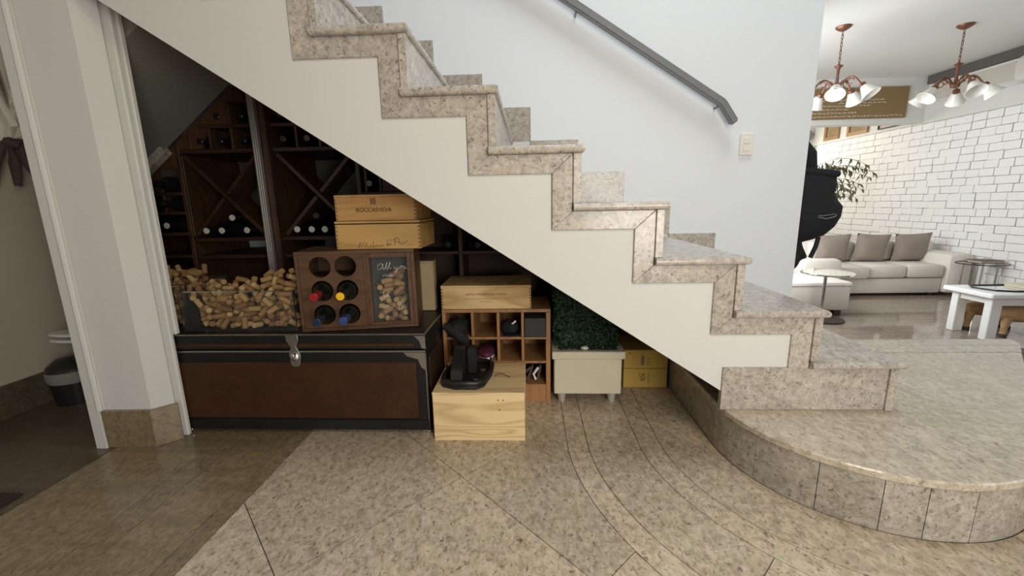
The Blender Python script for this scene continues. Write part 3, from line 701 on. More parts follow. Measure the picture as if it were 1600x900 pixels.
mb = MB(); mb.prism([(CX1 + 0.003, 0.360), (CX1 + 0.003, 0.412), (CX1 - 0.04, 0.412), (CX1 - 0.02, 0.392), (CX1 - 0.012, 0.362)], 'y', CYF - 0.0022, CYF + 0.003); build('corner_plate', mb, M['steel'], lid)
mb = MB(); mb.box(CX1 - 0.002, CX1 + 0.0035, CYF + 0.05, CYB - 0.05, 0.06, 0.31, 0.002); build('side_panel', mb, M['rackwood'], trunk)
hx = -0.929
mb = MB(); mb.prism([(hx - 0.026, 0.421), (hx + 0.024, 0.421), (hx + 0.025, 0.398), (hx + 0.013, 0.372), (hx + 0.020, 0.358), (hx + 0.028, 0.335), (hx + 0.022, 0.298), (hx + 0.014, 0.290), (hx - 0.006, 0.290), (hx - 0.014, 0.300), (hx - 0.018, 0.345), (hx - 0.008, 0.370), (hx - 0.022, 0.396)], 'y', CYF - 0.009, CYF - 0.003, 0.001)
hs = build('hasp', mb, M['steel'], trunk)
mb = MB(); mb.lathe([(0.017, 0), (0.016, 0.006), (0.010, 0.011), (0.0, 0.012)], 14, Matrix.Translation((hx + 0.005, CYF - 0.009, 0.332)) @ Matrix.Rotation(PI / 2, 4, 'X')); mb.box(hx - 0.003, hx + 0.012, CYF - 0.024, CYF - 0.019, 0.328, 0.336, 0.001); build('hasp_knob', mb, M['chrome'], hs)
for x in (CX0 + 0.30, CX1 - 0.012):
    mb = MB(); mb.box(x - 0.02, x + 0.015, CYF + 0.002, CYF + 0.035, 0.008, 0.0175, 0.002); mb.tube([(x + 0.004, CYF + 0.004, 0.0075), (x + 0.004, CYF + 0.028, 0.0075)], 0.0075, 10); build('foot', mb, M['chrome'], trunk)
for x in (CX0 + 0.04, CX1 - 0.04):
    mb = MB(); mb.box(x - 0.02, x + 0.02, CYB - 0.05, CYB - 0.01, 0.0, 0.0175, 0.002); build('foot', mb, M['darksteel'], trunk)

# ---------------------------------------------------------------- corks
def cork_mesh(mat, rad, tip, ln):
    mb = MB(); h = ln / 2
    mb.lathe([(rad * 0.86, -h), (rad, -h + 0.0015), (rad * 0.98, 0.0), (tip, h - 0.0015), (tip * 0.86, h)], 10)
    me = bpy.data.meshes.new('cork'); mb.bm.to_mesh(me); mb.bm.free(); me.materials.append(mat)
    me.polygons.foreach_set('use_smooth', [True] * len(me.polygons)); me.set_sharp_from_angle(angle=math.radians(40)); return me
CM = [cork_mesh(CORKS[0], .0112, .0112, .044), cork_mesh(CORKS[1], .0112, .0112, .046), cork_mesh(CORKS[2], .0110, .0110, .040),
      cork_mesh(CORKS[3], .0112, .0115, .045), cork_mesh(CORKS[4], .0112, .0112, .042), cork_mesh(CORKS[1], .0120, .0150, .046)]
def drop_corks(u0, u1, v0, v1, zf, ztop, nmax, tries=5, steep=0.5):
    """drops corks one by one into a box and keeps each at its resting height"""
    R = 0.0112; offs = np.array([-0.0145, -0.005, 0.005, 0.0145]); S = np.zeros((0, 3)); out = []; fail = 0
    while len(out) < nmax and fail < 60:
        best = None
        for _ in range(tries):
            yaw = rng.uniform(0, 2 * PI); pit = rng.normal(0, steep)
            d = np.array([math.cos(yaw) * math.cos(pit), math.sin(yaw) * math.cos(pit), math.sin(pit)])
            ex, ey = 0.020 * abs(d[0]) + R * 0.95, 0.020 * abs(d[1]) + R * 0.95
            c = np.array([rng.uniform(u0 + ex, u1 - ex), rng.uniform(v0 + ey, v1 - ey), 0.0])
            P = c + offs[:, None] * d
            z = max(zf + R - P[:, 2].min(), zf + R)
            if len(S):
                near_ = S[(abs(S[:, 0] - c[0]) < 0.05) & (abs(S[:, 1] - c[1]) < 0.05)]
                if len(near_):
                    d2 = (P[:, None, 0] - near_[None, :, 0]) ** 2 + (P[:, None, 1] - near_[None, :, 1]) ** 2
                    k = d2 < (2 * R * 0.95) ** 2
                    if k.any():
                        hh = near_[None, :, 2] + np.sqrt(np.maximum((2 * R * 0.95) ** 2 - d2, 0)) - P[:, None, 2]
                        z = max(z, hh[k].max())
            c[2] = z
            if z + R < ztop(c[0], c[1]) and (best is None or z < best[0][2]): best = (c, d)
        if best is None: fail += 1; continue
        out.append(best); S = np.vstack([S, best[0] + offs[:, None] * best[1]])
    return out
def place_corks(lst, score, nind, label, group, root_mtx=None):
    order = sorted(range(len(lst)), key=lambda i: score(lst[i][0])); heap = MB()
    for rank, i in enumerate(order):
        c, d = lst[i]
        mt = Matrix.Translation(c) @ Vector(d).to_track_quat('Z', 'Y').to_matrix().to_4x4()
        if root_mtx is not None: mt = root_mtx @ mt
        me = CM[5] if random.random() < 0.05 else CM[int(rng.integers(0, 5))]
        if rank < nind:
            o = bpy.data.objects.new('cork', me); COL.objects.link(o); o.matrix_world = mt; tag(o, label, 'cork', group)
        else:
            t = bmesh.new(); t.from_mesh(CM[0]); heap.add(t, mt)
    if len(order) > nind:
        h = build('cork_heap', heap, CORKS[1]); tag(h, 'hidden bulk of %s' % group, 'corks', None, 'stuff')
    else: heap.bm.free()
def acrylic_box(label, x0, x1, y0, y1, z0, z1):
    b = thing('acrylic_box', label, 'box', ((x0 + x1) / 2, (y0 + y1) / 2, z0)); th = 0.004
    def pan(n, *a):
        mb = MB(); mb.box(*a); build(n, mb, M['acrylic'], b, smooth=0)
    pan('base', x0, x1, y0, y1, z0, z0 + th); pan('side', x0, x1, y0, y0 + th, z0 + th, z1); pan('side', x0, x1, y1 - th, y1, z0 + th, z1)
    pan('side', x0, x0 + th, y0 + th, y1 - th, z0 + th, z1); pan('side', x1 - th, x1, y0 + th, y1 - th, z0 + th, z1)
    mb = MB()
    for xx in (x0, x1): mb.box(xx - 0.0015, xx + 0.0015, y0 - 0.001, y0 + 0.004, z0 + th, z1)
    mb.box(x0, x1, y0 - 0.001, y0 + 0.003, z1 - 0.002, z1 + 0.001); build('edge', mb, M['chrome'], b, smooth=0)
    return b
BX0, BX1, BY0, BY1 = -1.395, -0.930, 1.545, 1.70
acrylic_box('clear acrylic box heaped with corks on the trunk', BX0, BX1, BY0, BY1, 0.421, 0.585)
def zt1(x, y):
    fy = min(1, max(0, (y - BY0 - 0.01) / 0.10)); fx = (x - BX0) / (BX1 - BX0)
    return 0.572 + fy * (0.03 + 0.065 * fx) 
L1 = drop_corks(BX0 + 0.004, BX1 - 0.004, BY0 + 0.004, BY1 - 0.004, 0.425, zt1, 640, 3)
place_corks(L1, lambda c: min(c[1] - BY0, (zt1(c[0], c[1]) - c[2]) * 1.1), 185, 'wine cork in the heap of the large clear box', 'corks in the large clear box')
acrylic_box('smaller clear box of corks at the left end of the trunk', -1.70, -1.425, 1.62, 1.86, 0.421, 0.60)
L2 = drop_corks(-1.695, -1.43, 1.625, 1.855, 0.425, lambda x, y: 0.590 + 0.06 * min(1, max(0, (y - 1.62) / 0.1)), 330, 2)
place_corks(L2, lambda c: min(c[1] - 1.62, 0.66 - c[2] + 0.01) + (0.03 if c[0] < -1.55 else 0), 45, 'wine cork in the smaller clear box behind the pillar', 'corks in the smaller clear box')

# ---------------------------------------------------------------- display rack with six holes and cork window (turned a little)
DR = math.radians(10.0); DLOC = Vector((-0.90, 1.530, 0.4206))
dr = thing('bottle_display', 'brown wooden unit with six bottle holes and a glazed cork window', 'bottle rack', DLOC, DR)
DM = Matrix.Translation(DLOC) @ Matrix.Rotation(DR, 4, 'Z')
DW, DH, DD = 0.447, 0.316, 0.24
def dpart(name, mb, mat, parent=dr, smooth=35): return build(name, mb, mat, parent, local=True, smooth=smooth)
for nm, a in (('top_board', (0, DW, 0, DD, DH - 0.014, DH)), ('bottom_board', (0, DW, 0, DD, 0, 0.014)), ('side_board', (0, 0.012, 0, DD, 0.0142, DH - 0.0142)), ('side_board', (DW - 0.014, DW, 0, DD, 0.0142, DH - 0.0142)), ('back_board', (0.0125, DW - 0.0145, DD - 0.01, DD, 0.0142, DH - 0.0142)), ('partition', (0.252, 0.262, 0.0, DD - 0.011, 0.0142, DH - 0.0142))):
    mb = MB(); mb.box(*a, 0.001); dpart(nm, mb, M['brownwood'], smooth=0)
HU = [0.090, 0.184]; HZ = [0.066, 0.161, 0.255]; HR = 0.0405
# front panel with six round holes
t = bmesh.new(); x_e = [0.0125, (HU[0] + HU[1]) / 2, 0.2515]; z_e = [0.0145, (HZ[0] + HZ[1]) / 2, (HZ[1] + HZ[2]) / 2, DH - 0.0145]
for a in range(2):
    for b in range(3):
        x0, x1, z0, z1 = x_e[a], x_e[a + 1], z_e[b], z_e[b + 1]; n = 32; ring = {}
        for yy in (0.004, 0.016):
            inn, outr = [], []
            for k in range(n):
                an = 2 * PI * k / n; dx, dz = math.cos(an), math.sin(an)
                inn.append(t.verts.new((HU[a] + HR * dx, yy, HZ[b] + HR * dz)))
                s = min(((x1 - HU[a]) if dx > 0 else (HU[a] - x0)) / max(abs(dx), 1e-6), ((z1 - HZ[b]) if dz > 0 else (HZ[b] - z0)) / max(abs(dz), 1e-6))
                outr.append(t.verts.new((HU[a] + s * dx, yy, HZ[b] + s * dz)))
            ring[yy] = inn
            for k in range(n): t.faces.new((inn[k], inn[(k + 1) % n], outr[(k + 1) % n], outr[k]))
            for cx, cz in ((x0, z0), (x1, z0), (x1, z1), (x0, z1)):
                ca = math.atan2(cz - HZ[b], cx - HU[a]) % (2 * PI); k = int(ca / (2 * PI) * n) % n
                v = t.verts.new((cx, yy, cz)); t.faces.new((outr[k], outr[(k + 1) % n], v))
        for k in range(n): t.faces.new((ring[0.004][k], ring[0.004][(k + 1) % n], ring[0.016][(k + 1) % n], ring[0.016][k]))
bmesh.ops.recalc_face_normals(t, faces=t.faces[:])
mb = MB(); mb.add(t); dpart('hole_panel', mb, M['brownwood'], smooth=20)
mb = MB()
for z in (0.110, 0.205): mb.box(0.013, 0.251, 0.03, DD - 0.011, z - 0.003, z + 0.003)
dpart('inner_shelf', mb, M['rackwood'], smooth=0)
# window frame
for a in ((0.262, 0.276, 0.0145, DH - 0.0145), (DW - 0.030, DW - 0.0145, 0.0145, DH - 0.0145), (0.2765, DW - 0.0305, DH - 0.032, DH - 0.0145), (0.2765, DW - 0.0305, 0.0145, 0.026)):
    mb = MB(); mb.box(a[0], a[1], -0.001, 0.014, a[2], a[3], 0.001); dpart('window_frame', mb, M['brownwood'], smooth=0)
mb = MB(); mb.box(0.2765, DW - 0.0305, 0.006, 0.009, 0.0265, DH - 0.0325); pane = dpart('glass_pane', mb, M['pane'], smooth=0)
mb = MB(); mb.box(0.2625, DW - 0.0145, 0.105, 0.109, 0.0145, DH - 0.0145); dpart('inner_back', mb, M['board_black'], smooth=0)
lt = []
def script(ox, oz, s, poly): lt.append([(ox + p[0] * s, oz + p[1] * s) for p in poly])
s_ = 0.030; ox, oz = 0.303, 0.236
script(ox, oz, s_, [(0.75, 0.55), (0.5, 0.85), (0.1, 0.6), (0.0, 0.15), (0.25, 0.0), (0.6, 0.3), (0.75, 0.8), (0.7, 0.1), (0.85, 0.0), (1.0, 0.25)])
for k in (1.0, 1.38): script(ox, oz, s_, [(k, 0.25), (k + 0.3, 0.85), (k + 0.28, 0.95), (k + 0.16, 0.5), (k + 0.14, 0.06), (k + 0.24, 0.0), (k + 0.38, 0.25)])
script(ox, oz, s_, [(2.1, 0.4), (2.2, 0.1), (2.35, 0.05), (2.55, 0.42), (2.5, -0.1), (2.3, -0.5), (2.15, -0.45), (2.4, -0.1), (2.75, 0.15)])
script(ox, oz, s_, [(3.05, 0.42), (2.8, 0.25), (2.85, 0.03), (3.05, 0.05), (3.1, 0.35), (3.05, 0.42), (3.3, 0.35)])
script(ox, oz, s_, [(3.3, 0.4), (3.3, 0.1), (3.42, 0.03), (3.6, 0.4), (3.58, 0.08), (3.7, 0.03), (3.85, 0.2)])
ox, oz = 0.322, 0.207
script(ox, oz, s_, [(0.0, 0.05), (0.2, 0.4), (0.22, 0.05), (0.45, 0.4), (0.5, 0.05), (0.62, 0.1)])
script(ox, oz, s_, [(0.62, 0.15), (0.9, 0.3), (0.75, 0.42), (0.65, 0.15), (0.8, 0.02), (1.0, 0.15), (1.25, 0.3), (1.1, 0.42), (1.0, 0.15), (1.15, 0.02), (1.4, 0.2)])
ox, oz = 0.316, 0.122
script(ox, oz, s_, [(0.0, 0.5), (0.1, 0.85), (0.2, 0.1), (0.35, 0.5), (0.5, 0.1), (0.75, 0.9)]); script(ox, oz, s_, [(0.8, 0.4), (0.85, 0.05), (1.0, 0.15)])
ox, oz = 0.371, 0.083
script(ox, oz, s_, [(0.55, 1.0), (0.75, 0.6), (0.6, -0.1), (0.3, -0.4), (0.05, -0.25), (0.15, 0.0)])
lm = MB()
for L in lt: lm.tube([(p[0], 0.0052, p[1]) for p in L], 0.0007, 5)
build('lettering', lm, M['white_ink'], pane, local=True)
L3 = drop_corks(0.2775, DW - 0.0315, 0.012, 0.092, 0.016, lambda x, y: 0.178 + 0.06 * max(0, 1 - abs((x - 0.375) / 0.07)), 260, 7, 0.35)
place_corks(L3, lambda c: min(c[1] - 0.012, (0.215 - c[2]) * 0.8), 70, 'wine cork behind the glass of the bottle display', 'corks behind the glass', DM)
hb = 'bottles in the six-hole panel'
for (a, b, cap, lab, dy) in ((0, 1, 'cap_red', 'bottle with a red capsule in the six-hole panel', 0.0), (1, 1, 'cap_yellow', 'bottle with a bright yellow capsule end in the six-hole panel', 0.0), (0, 0, 'cap_navy', 'bottle with a navy capsule in the lower left hole', 0.0), (1, 0, 'cap_blue', 'bottle with a blue capsule in the lower right hole', 0.0)):
    p = DM @ Vector((HU[a], 0.198, HZ[b] - 0.002))
    bottle(p.x, p.y, p.z, cap, lab, hb, 0.0, DR)

# ---------------------------------------------------------------- wooden crates
def crate(name, label, x0, x1, y0, y1, z0, z1, mat, lidgap=0.0, teeth=True, rotz=0.0, cat='crate'):
    c = thing(name, label, cat, ((x0 + x1) / 2, (y0 + y1) / 2, z0), rotz)
    W, D, H = x1 - x0, y1 - y0, z1 - z0; th = 0.009; hw = W / 2; hd = D / 2
    def P(n, m, *a):
        mb = MB(); mb.box(*a, 0.0012); return build(n, mb, m, c, local=True, smooth=0)
    fr = P('front_board', mat, -hw, hw, -hd, -hd + th, 0, H - 0.009)
    P('back_board', mat, -hw, hw, hd - th, hd, 0, H - 0.009)
    for s in (-1, 1): P('side_board', mat, *(sorted((s * hw, s * (hw - th)))), -hd + th + 0.0003, hd - th - 0.0003, 0, H - 0.009)
    P('bottom_board', mat, -hw + th, hw - th, -hd + th, hd - th, 0.001, 0.008)
    ld = P('lid', mat, -hw - 0.001, hw + 0.001, -hd - 0.001, hd + 0.001, H - 0.0085 + lidgap, H + lidgap)
    if teeth:
        mb = MB(); n = max(4, int(H / 0.015))
        for s in (-1, 1):
            for k in range(n):
                z = (k + 0.3) * (H - 0.012) / n; xx = s * (hw - 0.004)
                mb.box(xx - 0.004, xx + 0.0042, -hd - 0.0006, -hd + 0.004, z, z + (H - 0.012) / n * 0.5)
        stuff(build('finger_joint', mb, M['inksoft'], fr, local=True, smooth=0))
    return c, fr, ld, (hw, hd, H)
c1, f1, l1, dm = crate('wine_crate', 'honey pine wine crate with dark crest, upper of the two above the bottle display', -0.752, -0.438, 1.598, 1.83, 0.8475, 0.945, M['crate1'])
build('print', to_front(text_mb('ROCCASVEVA', 0.0215, 0.0, 0.0004, 1.02, bold=0.0004), -0.006, -dm[1] - 0.0006, 0.040), M['ink'], f1, local=True)
mb = MB(); ex, ez = -0.006, 0.072
mb.box(ex - 0.010, ex + 0.010, -dm[1] - 0.0006, -dm[1] + 0.002, ez - 0.010, ez + 0.012)
build('crest', mb, M['ink'], f1, local=True)
mb = MB()
for z in (-0.005, 0.001, 0.007): mb.box(ex - 0.007, ex + 0.007, -dm[1] - 0.0012, -dm[1], ez + z - 0.0008, ez + z + 0.0008)
build('crest_line', mb, M['crate1'], f1, local=True)
c2, f2, l2, dm = crate('wine_crate', 'yellow pine wine crate with a scrawled signature, lower of the two above the bottle display', -0.757, -0.426, 1.592, 1.83, 0.738, 0.8425, M['crate2'], 0.0035)
sg = [[(-.085, .008), (-.078, .030), (-.072, .012), (-.064, .031), (-.058, .010), (-.050, .029), (-.047, .008)], [(-.038, .012), (-.034, .020), (-.028, .011)], [(-.020, .034), (-.022, .010), (-.012, .014), (-.006, .020), (-.002, .011), (.006, .020), (.010, .012), (.018, .019), (.024, .013)],
      [(.034, .020), (.046, .022)], [(.042, .040), (.036, .014), (.046, .018)], [(.056, .040), (.048, .016), (.058, .019)], [(.072, .042), (.070, .018)], [(.064, .036), (.076, .047), (.092, .040), (.086, .030), (.074, .030)], [(.088, .020), (.092, .030), (.098, .020), (.106, .030), (.110, .020), (.118, .029), (.126, .034)]]
mb = MB()
for L in sg: mb.tube([(p[0] * 0.92, -dm[1] - 0.0004, p[1] * 0.95 - 0.002) for p in L], 0.0013, 5)
build('signature', mb, M['ink'], f2, local=True)
mb = MB()
for x, wv in ((-0.128, 0.010), (-0.108, 0.008), (0.090, 0.004), (0.112, 0.024)): mb.box(x, x + wv, -dm[1] - 0.0006, -dm[1] + 0.001, 0.014, 0.016)
build('print', mb, M['inksoft'], f2, local=True)
crate('wine_crate', 'pale plywood crate end standing behind the bottle display', -0.72, -0.447, 1.862, 1.912, 0.421, 0.652, M['crate4'], teeth=False)
c3, f3, l3, dm = crate('wine_crate', 'small streaked pine crate with fine print lying on the open cubby rack', -0.402, -0.002, 1.792, 2.045, 0.4435, 0.550, M['crate3'])
l = 0
mbp = text_mb('SERENA FARMER MALBEC RESERVE', 0.0125, 0.0, 0.0004, 0.95)
build('print', to_front(mbp, 0.0, -dm[1] - 0.0006, 0.066), M['inksoft'], f3, local=True)
mb = MB(); rr = random.Random(3)
for z, xa, xb in ((0.045, -0.10, 0.10), (0.033, -0.03, 0.018)):
    x = xa
    while x < xb:
        wv = rr.uniform(0.003, 0.007); pts = [(x, -dm[1] - 0.0003, z + rr.uniform(-.002, .002)), (x + wv * .4, -dm[1] - 0.0003, z + rr.uniform(0, .004)), (x + wv, -dm[1] - 0.0003, z + rr.uniform(-.002, .002))]
        mb.tube(pts, 0.0006, 4); x += wv + 0.0015
build('fine_print', mb, M['inksoft'], f3, local=True)
mb = MB()
for k in range(26):
    x = rr.uniform(-0.12, 0.14); y = rr.uniform(-0.09, 0.03); wv = rr.uniform(0.01, 0.04)
    mb.box(x, x + wv, y, y + rr.uniform(0.002, 0.012), dm[2], dm[2] + 0.0006)
build('lid_print', mb, M['inksoft'], l3, local=True, smooth=0)

# open cubby rack
cub = thing('cubby_rack', 'orange-brown open wooden rack of square cubbies holding shoes', 'rack', (-0.16, 1.96, 0.0))
KX0, KX1, KY0, KY1, KT = -0.402, 0.083, 1.787, 2.04, 0.4425
def cpart(n, *a):
    mb = MB(); mb.box(*a, 0.001); return build(n, mb, M['cubby'], cub, smooth=0)
cpart('top_board', KX0, KX1, KY0, KY1, KT - 0.015, KT); cpart('side_board', KX0, KX0 + 0.016, KY0, KY1, 0, KT - 0.0155); cpart('side_board', KX1 - 0.020, KX1, KY0, KY1, 0, KT - 0.0155)
cpart('back_board', KX0 + 0.0165, KX1 - 0.0205, KY1 - 0.008, KY1, 0.0, KT - 0.0155); cpart('plinth', KX0 + 0.0165, KX1 - 0.0205, KY0 + 0.002, KY0 + 0.014, 0.0, 0.074)
KS = [0.0745, 0.188, 0.302]; KD = [-0.272, -0.157, -0.047]
for z in KS: cpart('shelf', KX0 + 0.0165, KX1 - 0.0205, KY0 + 0.001, KY1 - 0.0085, z, z + 0.011)
for x in KD:
    for za, zb in ((0.086, 0.1875), (0.1995, 0.3015), (0.3135, 0.427)): cpart('divider', x, x + 0.012, KY0 + 0.001, KY1 - 0.0085, za, zb)
# things in the cubbies
mb = MB(); mb.box(-0.033, 0.061, 1.778, 1.95, 0.3136, 0.402, 0.002); tag(build('storage_box', mb, M['charcoal']), 'plain charcoal box filling the top right cubby', 'box')
bag = thing('black_pouch', 'crumpled black bag spilling out of the top left cubby', 'bag', (-0.33, 1.80, 0.3135))
mb = MB(); mb.blob((-0.338, 1.815, 0.355), (0.047, 0.07, 0.040), 18, 0.35, 4); mb.tube([(-0.39, 1.775, 0.372), (-0.335, 1.765, 0.345), (-0.295, 1.755, 0.300), (-0.288, 1.752, 0.285)], 0.02, 8, [0.016, 0.030, 0.024, 0.014]); build('body', mb, M['blackcloth'], bag, smooth=60)
mb = MB(); mb.tube([(-0.299, 1.728, 0.298), (-0.292, 1.722, 0.288), (-0.283, 1.728, 0.296)], 0.004, 6); build('strap_end', mb, M['black'], bag)
cap = thing('baseball_cap', 'black cap with a white mark in the third top cubby', 'cap', (-0.09, 1.86, 0.3135))
mb = MB(); mb.blob((-0.102, 1.85, 0.345), (0.047, 0.055, 0.030), 16, 0.25, 5); build('crown', mb, M['blackcloth'], cap, smooth=60)
mb = MB(); mb.pillow(0.03, 0.008, 0.004, Matrix.Translation((-0.083, 1.812, 0.372)) @ Matrix.Rotation(-0.7, 4, 'Y'), 6); build('logo', mb, M['white_ink'], cap)
mb = MB(); mb.prism([(-0.135, 1.80), (-0.10, 1.792), (-0.06, 1.80), (-0.06, 1.85), (-0.135, 1.85)], 'z', 0.3137, 0.318, 0.001); build('peak', mb, M['blackcloth'], cap)
sh = thing('plum_shoe', 'plum shoe with a white sole edge in the second-row cubby', 'shoe', (-0.215, 1.86, 0.1995))
mb = MB(); mb.blob((-0.213, 1.875, 0.222), (0.044, 0.088, 0.022), 16, 0.04, 6); build('upper', mb, M['purple'], sh, smooth=60)
mb = MB(); mb.lathe([(0.036, 0.0), (0.039, 0.004), (0.037, 0.010)], 20, Matrix.Translation((-0.213, 1.878, 0.2)) @ Matrix.Scale(2.2, 4, (0, 1, 0))); build('sole', mb, M['white_ink'], sh)
for k, (x, lab) in enumerate(((-0.012, 'dark brown sandal leaning in the lowest right cubby, left of its pair'), (0.030, 'dark sandal with a white strap in the lowest right cubby, right of its pair'))):
    s_o = thing('sandal', lab, 'sandal', (x, 1.85, 0.086), 0, 'sandals in the cubby rack')
    ml = Matrix.Translation((x, 1.855, 0.086 + 0.043)) @ Matrix.Rotation(0.35 - 0.15 * k, 4, 'Y')
    mb = MB(); mb.box(-0.006, 0.006, -0.05, 0.09, -0.040, 0.042, 0.005, ml); build('sole', mb, M['brownleather'], s_o)
    mb = MB(); mb.tube([ml @ Vector(p) for p in ((-0.008, -0.045, -0.03), (-0.024, -0.05, -0.005), (-0.008, -0.045, 0.03))], 0.006, 6); build('strap', mb, M['white_ink'] if k else M['brownleather'], s_o)

# pale pine box with the black seat base on it
cb, fb, lb, dm = crate('pine_box', 'pale pine box with bold grain on the floor in front of the cubby rack', -0.383, -0.030, 1.461, 1.768, 0.0, 0.2, M['lightbox'], teeth=False, cat='box')
mb = MB()
for x, z in ((0.075, 0.170), (0.095, 0.169), (0.08, 0.13)): mb.lathe([(0.0028, 0), (0.0028, 0.001)], 8, Matrix.Translation((x, -dm[1] - 0.0002, z)) @ Matrix.Rotation(PI / 2, 4, 'X'))
build('knot', mb, M['ink'], fb, local=True)
sb = thing('seat_base', 'black plastic tray-like seat base with an upright block on the pine box', 'seat base', (-0.26, 1.60, 0.2005))
ol = [(-0.352, 1.505), (-0.30, 1.482), (-0.215, 1.482), (-0.185, 1.51), (-0.165, 1.62), (-0.168, 1.70), (-0.20, 1.735), (-0.30, 1.74), (-0.345, 1.68), (-0.362, 1.58)]
mb = MB(); mb.prism(ol, 'z', 0.2006, 0.216, 0.004); build('tray', mb, M['black'], sb)
mb = MB(); n = len(ol)
mb.tube([(p[0] + (-0.262 - p[0]) * 0.06, p[1] + (1.61 - p[1]) * 0.06, 0.225) for p in ol + ol[:1]], 0.011, 8); build('rim', mb, M['black'], sb, smooth=60)
mb = MB(); mb.prism([(1.494, 0.214), (1.498, 0.268), (1.510, 0.279), (1.59, 0.330), (1.64, 0.330), (1.66, 0.214)], 'x', -0.318, -0.270, 0.004); build('upright', mb, M['black'], sb)
mb = MB(); mb.box(-0.269, -0.228, 1.60, 1.66, 0.214, 0.325, 0.006); build('backrest_block', mb, M['black'], sb)
for x, y in ((-0.222, 1.53), (-0.205, 1.63)):
    mb = MB(); mb.box(x - 0.012, x + 0.012, y - 0.007, y + 0.007, 0.216, 0.226, 0.002); mb.box(x - 0.004, x + 0.004, y - 0.012, y - 0.007, 0.218, 0.223, 0.001); build('buckle', mb, M['chrome'], sb)
for x, y in ((-0.178, 1.69), (-0.35, 1.60)):
    mb = MB(); mb.box(x - 0.004, x + 0.004, y - 0.004, y + 0.004, 0.216, 0.256, 0.001); build('guide_post', mb, M['black'], sb)
mb = MB(); mb.tube([(-0.158 + 0.011 * k, 1.61 + 0.012 * math.sin(k * 0.75), 0.2035 + 0.006 * math.sin(k * 0.5)) for k in range(7)], 0.0016, 6); build('wire_loop', mb, M['ink'], sb)

# planter with clipped box plant
plt = thing('planter', 'square cream planter on short metal feet beside the cubby rack', 'planter', (0.25, 1.92, 0.0))
mb = MB(); mb.box(0.099, 0.400, 1.770, 2.045, 0.046, 0.215, 0.004); build('tub', mb, M['planter'], plt)
for a in ((0.089, 0.413, 1.762, 1.79), (0.089, 0.413, 2.03, 2.055), (0.089, 0.117, 1.7905, 2.0295), (0.385, 0.413, 1.7905, 2.0295)):
    mb = MB(); mb.box(a[0], a[1], a[2], a[3], 0.2155, 0.251, 0.003); build('rim_board', mb, M['planter'], plt)
mb = MB(); mb.box(0.1175, 0.3845, 1.791, 2.029, 0.2155, 0.238); build('cover_board', mb, M['planter'], plt)
for x in (0.135, 0.362):
    for y in (1.80, 2.01):
        mb = MB(); mb.lathe([(0.015, 0.0), (0.021, 0.044), (0.021, 0.0455)], 14, center=(x, y, 0.0)); build('foot', mb, M['satin'], plt)
mb = MB(); mb.blob((0.237, 1.795, 0.2585), (0.018, 0.012, 0.0085), 12, 0.15, 9); tag(build('pebble', mb, M['stonewhite']), 'small pale pebble lying on the planter rim', 'pebble')
bush = thing('box_plant', 'dense dark green clipped plant growing in the cream planter', 'plant', (0.24, 1.90, 0.238))
mb = MB(); mb.box(0.125, 0.375, 1.84, 2.02, 0.2385, 0.33, 0.02)
mb.prism([(0.115, 0.33), (0.375, 0.33), (0.375, 0.385), (0.115, 0.535)], 'y', 1.85, 2.01); build('core', mb, M['leaf'], bush, smooth=0)
lv = MB(); V = []; F = []
for k in range(5200):
    f = rng.integers(0, 4); u = rng.random(); v = rng.random()
    if f <= 1: x = 0.105 + 0.28 * u; y = 1.832 + rng.normal(0, .006); zmax = min(0.55, 0.57 - (x - 0.105) * 0.60); z = 0.24 + (zmax - 0.24) * v
    elif f == 2: x = 0.105 + 0.28 * u; y = 1.832 + 0.19 * v; z = 0.57 - (x - 0.105) * 0.60 + rng.normal(0, .004)
    else: x = (0.105 if rng.random() < .5 else 0.388) + rng.normal(0, .004); y = 1.832 + 0.19 * v; z = 0.24 + (0.57 - (x - 0.105) * 0.60 - 0.24) * u
    z = min(z, soff(x) - 0.015)
    q = Matrix.Rotation(rng.uniform(0, 2 * PI), 3, 'Z') @ Matrix.Rotation(rng.uniform(-1.2, 1.2), 3, 'X') @ Matrix.Rotation(rng.uniform(0, 6.28), 3, 'Y'); s0 = rng.uniform(.005, .009)
    b0 = len(V)
    for p in ((0, -1, 0), (.6, 0, .15), (0, 1, 0), (-.6, 0, .15)): V.append(tuple(Vector((x, y, z)) + q @ Vector(p) * s0))
    F.append((b0, b0 + 1, b0 + 2)); F.append((b0, b0 + 2, b0 + 3))
me = bpy.data.meshes.new('foliage'); me.from_pydata([tuple(Vector(v) - WORLD[bush.name]) for v in V], [], F); me.materials.append(M['leaf'])
fo = bpy.data.objects.new('foliage', me); COL.objects.link(fo); fo.parent = bush; stuff(fo)

